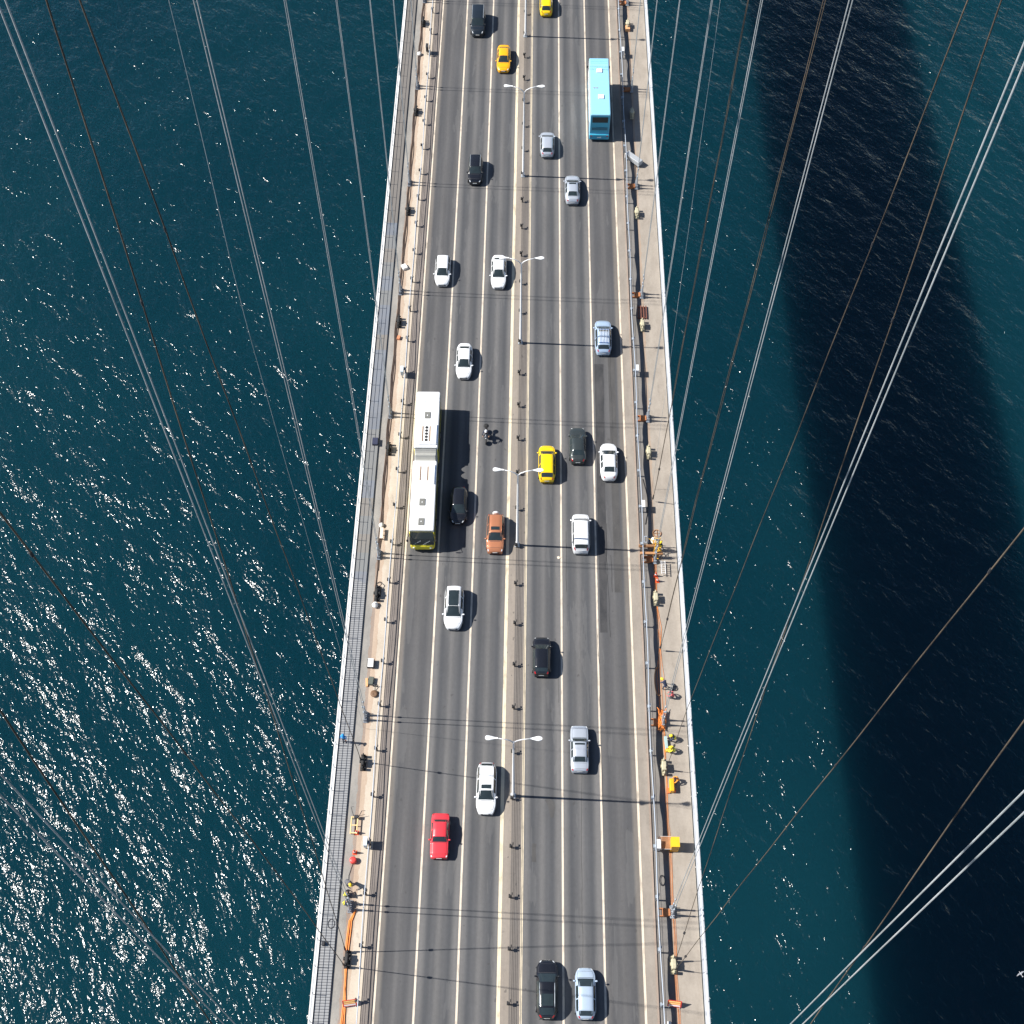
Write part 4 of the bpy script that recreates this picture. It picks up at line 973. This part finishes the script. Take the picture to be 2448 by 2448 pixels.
t = thing("motor", (-13.75, 61.6, zp), "black motor unit with hoses on the left pavement below the bus", "motor")
b = MB(); b.tube([(0, -.5, .3), (0, .4, .3)], [.22, .24], 12); b.box((0, 0, .06), (.5, 1.1, .12)); b.build("motor_body", DARKST, t, False)
b = MB(); b.tube([(.0, .3, .4), (.3, .7, .3), (.1, 1.1, .1), (-.3, .9, .05), (-.1, .5, .1)], .04); b.build("motor_hose", BLACK, t, True)
t = thing("yellow_cabinet", (14.42, 36.2, .06), "tall bright yellow cabinet on the right walkway casting a square shadow", "cabinet")
b = MB(); b.box((0, 0, .76), (.72, .86, 1.46), bev=.015); b.build("cabinet_body", YELLOW, t)
b = MB(); b.box((0, 0, 1.505), (.76, .9, .03)); b.build("cabinet_top", YELLOW, t)
b = MB(); b.box((0, -.436, .75), (.6, .02, 1.3)); o = b.build("door", pm("ochre_door", (.62, .30, .02), .5), t)
b = MB(); b.box((.22, -.455, .8), (.04, .03, .15)); b.build("handle", DARKST, o)
t = thing("brown_screen", (13.55, 36.35, .9), "sagging brown translucent net stretched between the barrier and the yellow cabinet", "net")
NET = pm("brown_net", (.40, .19, .09), .8); nb_ = NET.node_tree.nodes["Principled BSDF"]; nb_.inputs["Alpha"].default_value = .62
b = MB(); n = 8; vs = [(-.6 + 1.15 * i / n, -.6 + 1.15 * j / n, -.15 * math.sin(math.pi * i / n) * math.sin(math.pi * j / n)) for i in range(n + 1) for j in range(n + 1)]
b.add(vs, [(i * 9 + j, (i + 1) * 9 + j, (i + 1) * 9 + j + 1, i * 9 + j + 1) for i in range(n) for j in range(n)]); b.build("net", NET, t, True)
b = MB(); b.tube([(-.8, .55, 0), (.6, .55, 0)], .015); b.tube([(-.8, -.6, 0), (.6, -.6, 0)], .015); b.build("rope", WHITE, t)
t = thing("generator", (14.5, 41.8, .06), "long orange-yellow box with black fittings on the right walkway", "generator")
b = MB(); b.box((0, 0, .35), (.42, 1.2, .62), bev=.06); b.build("case", pm("machine_orange", (.88, .42, .02), .4), t)
b = MB(); b.box((-.3, -.4, .12), (.25, .5, .1)); b.box((.28, -.4, .2), (.14, .3, .3)); b.build("fitting", pm("machine_red", (.7, .16, .05), .5), t)
crate("tool_case", 14.2, 46.0, .06, (.28, 1.3, .3), pm("grey_teal_case", (.34, .46, .46), .5), "long grey-green case beside the two yellow vested workers", "case", .05)
crate("yellow_case", 14.38, 45.3, .06, (.5, .35, .3), pm("scaffold_yellow", (.85, .5, .05)), "small yellow case at the feet of the lower yellow vested worker", "case")
t = thing("steel_locker", (13.8, 123.2, .22), "pale grey steel locker lying slanted across the right gutter", "locker", rz=-.78)
b = MB(); b.box((0, 0, .35), (2.3, .75, .65), bev=.04); b.build("case", pm("locker_grey", (.36, .38, .40), .45), t)
b = MB(); b.box((-1.12, 0, .36), (.12, .8, .7), bev=.02); b.build("door", WHITE, t)
b = MB(); b.box((-.9, -.4, -.07), (.1, .1, .16)); b.box((.9, -.4, -.07), (.1, .1, .16)); b.build("leg", DARKST, t)
def cabinet(x, y, z, mat, label, dark=False):
    t = thing("barrier_cabinet", (x, y, z), label, "cabinet", "small boxes mounted by the roadside barriers")
    b = MB(); b.box((0, 0, .85), (.30, .78, .72), bev=.02); b.build("case", mat, t)
    b = MB(); b.box((0, 0, 1.225), (.34, .82, .03)); b.build("lid", mat, t)
    for y_ in (-.3, .3):
        b = MB(); b.box((0, y_, .25), (.07, .07, .5)); b.build("leg", DARKST, t)
cabinet(12.98, 36.1, .02, WHITE, "white box on the right barrier beside the yellow cabinet"); cabinet(12.98, 89.6, .02, WHITE, "white box on the right barrier below the pale blue estate")
cabinet(12.98, 143.2, .02, WHITE, "white box on the right barrier just above the light blue bus")
cabinet(12.98, 71.8, .02, BAGW, "small cream box on the right barrier beside the white minivan")
LBX = pm("pale_box", (.55, .62, .66), .5)
cabinet(-13.0, 35.9, zp, LBX, "pale box on the left barrier level with the red saloon"); cabinet(-13.0, 88.9, zp, LBX, "pale box on the left barrier just above the bendy bus")
cabinet(-13.0, 143.3, zp, DARKST, "dark box on the left barrier near the top of the photo")
b = MB(); b.box((0, 0, .25), (.6, .75, .5), bev=.02); tag(b.build("wooden_box", pm("orange_timber", (.72, .38, .18)), None, False, (13.85, 148.6, .06)), "small orange wooden box on the right walkway near the top edge", "box")
def board(x, y, z, label, rz):
    t = thing("striped_board", (x, y, z), label, "barrier board", rz=rz)
    th = .5
    def P(u, v, o): return (u, v * math.sin(th) - o * math.cos(th), .25 + v * math.cos(th) + o * math.sin(th))
    def quad(b, u0, u1, v0, v1, o0, o1):
        vs = [P(u, v, o) for o in (o0, o1) for u, v in ((u0, v0), (u1, v0), (u1, v1), (u0, v1))]
        b.add(vs, [(0, 1, 2, 3), (7, 6, 5, 4), (0, 4, 5, 1), (1, 5, 6, 2), (2, 6, 7, 3), (3, 7, 4, 0)])
    b = MB(); quad(b, -.58, .58, -.02, .72, 0, .03); b.build("board", pm("board_red", (.62, .04, .03), .5), t)
    for v in (.06, .28, .50):
        b = MB(); quad(b, -.48, .48, v, v + .15, .03, .036); b.build("stripe", pm("board_stripe", (.90, .62, .22), .5) if v > .1 else pm("board_white", (.85, .82, .8), .5), t)
    for u in (-.45, .45):
        b = MB(); b.tube([(u, .45, .02), P(u, .6, -.03)], .025); b.tube([(u, -.1, .02), P(u, 0, -.03)], .025); b.build("leg", WHITE, t)
board(-13.3, 22.2, zp, "red framed board with pale orange stripes on the left pavement at the bottom", .15)
board(13.75, 22.6, .07, "red framed board with bright orange stripes over the right gutter at the bottom", -.1)
b = MB(); b.box((0, 0, .15), (.3, .45, .3), bev=.02); tag(b.build("paper_box", BAGW, None, False, (13.3, 21.2, .025)), "small cream box in the right gutter at the bottom", "box")
for i, (x, y, s, lb) in enumerate(((13.25, 33.2, 1.9, "oval hose coil in the right gutter below the brown net"), (15.3, 51.6, 1.0, "small loop of wire on the right walkway beside the crouching red worker"))):
    b = MB(); b.ring((0, 0, .04), .24, .022, 22, 5, sy=s); b.ring((.03, 0, .08), .22, .02, 22, 5, sy=s); tag(b.build("hose_coil", DARKST, None, True, (x, y, .04 if i == 0 else .07)), lb, "coil")
# big orange rubber loop above the workers
b = MB(); P = [(13.75 + .55 * math.cos(a) * .6, 52.3 + 1.5 * math.sin(a), .15) for a in np.linspace(.4 * math.pi, 1.6 * math.pi, 14)]
b.tube(P, .06, 6); tag(b.build("curved_hose", pm("brown_timber", (.4, .2, .09)), None, True), "thick brown hose bent in an arc over the right gutter", "hose")
b = MB(); P = [(13.35 + .25 * math.sin(y * .8), y, .06) for y in np.arange(70, 76, .4)]
b.tube(P, .04, 6); tag(b.build("curved_hose", BLACK, None, True), "black hose curling in the right gutter beside the white saloon", "hose")
t = thing("square_frame", (13.25, 68.2, .025), "small pale square frame lying in the right gutter", "frame")
b = MB(); b.box((0, .35, .03), (.45, .06, .06)); b.box((0, -.35, .03), (.45, .06, .06)); b.box((.2, 0, .03), (.06, .64, .06)); b.box((-.2, 0, .03), (.06, .64, .06)); b.build("frame_bars", PIPE, t)
t = thing("pallet", (13.95, 98.5, .05), "reddish brown slatted pallet in the right gutter below the silver saloon", "pallet")
b = MB()
for k in range(4): b.box((-.45 + k * .3, 0, .2), (.12, 1.9, .08))
for y in (-.8, .8): b.box((0, y, .1), (1.1, .1, .12))
b.build("slats", pm("red_brown_wood", (.16, .06, .04), .8), t)
crate("dark_hatch_box", -15.35, 79.7, .29, (.62, .9, .25), pm("navy_box", (.03, .035, .07), .6), "dark blue square box on the left walkway level with the bendy bus", "box")
crate("rail_box", -16.0, 27.2, .29, (.25, .35, .3), DARKST, "small dark box on the left grated walkway, near the two-rope anchor", "box")
b = MB(); b.ring((0, 0, .03), .28, .02, 20, 5, sy=1.4); tag(b.build("wire_ring", DARKST, None, True, (-15.5, 28.9, .29)), "thin wire ring on the left grated walkway", "ring")
# small finds on the road
b = MB(); b.box((0, 0, .03), (.25, .3, .05), bev=.02, rz=.4); b.box((.18, .05, .02), (.12, .1, .03)); tag(b.build("litter", VENT, None, False, (4.25, 65.9, .01)), "scrap of litter on the inner right lane line", "litter")

# ------------------------------------------------------------------ gull low over the water
t = thing("gull", (45.4, 27.0, -5.4), "pale gull gliding over the dark water in the lower right corner", "bird", rz=.5); t.scale = (.7, .7, .7)
b = MB(); b.tube([(0, -.28, 0), (0, -.12, .01), (0, .05, .02), (0, .2, .03), (0, .27, .03)], [.02, .06, .075, .05, .03], 8); b.ball((0, .27, .04), .05, 8, 6); b.tube([(0, .3, .04), (0, .37, .03)], [.015, .005], 5); b.build("body", pm("gull_white", (.42, .43, .45), .8), t, True)
for s in (-1, 1):
    b = MB(); pts = [(0, .12, .03), (s * .28, .17, .10), (s * .62, .05, .06), (s * .66, .0, .05), (s * .3, .0, .09), (0, -.06, .02)]
    b.add(pts + [(p[0], p[1], p[2] + .015) for p in pts], [(0, 1, 4, 5), (1, 2, 3, 4), (11, 10, 7, 6), (10, 9, 8, 7)] + [(i, i + 6, (i + 1) % 6 + 6, (i + 1) % 6) for i in range(6)]); b.build("wing", pm("gull_grey", (.30, .32, .35), .8), t)
b = MB(); b.add([(-.03, -.25, .0), (.03, -.25, .0), (.09, -.42, 0), (-.09, -.42, 0), (-.03, -.25, .012), (.03, -.25, .012), (.09, -.42, .01), (-.09, -.42, .01)], [(0, 1, 2, 3), (7, 6, 5, 4), (0, 4, 5, 1), (2, 6, 7, 3), (1, 5, 6, 2), (3, 7, 4, 0)]); b.build("tail", pm("gull_white", (.7, .7, .7)), t)
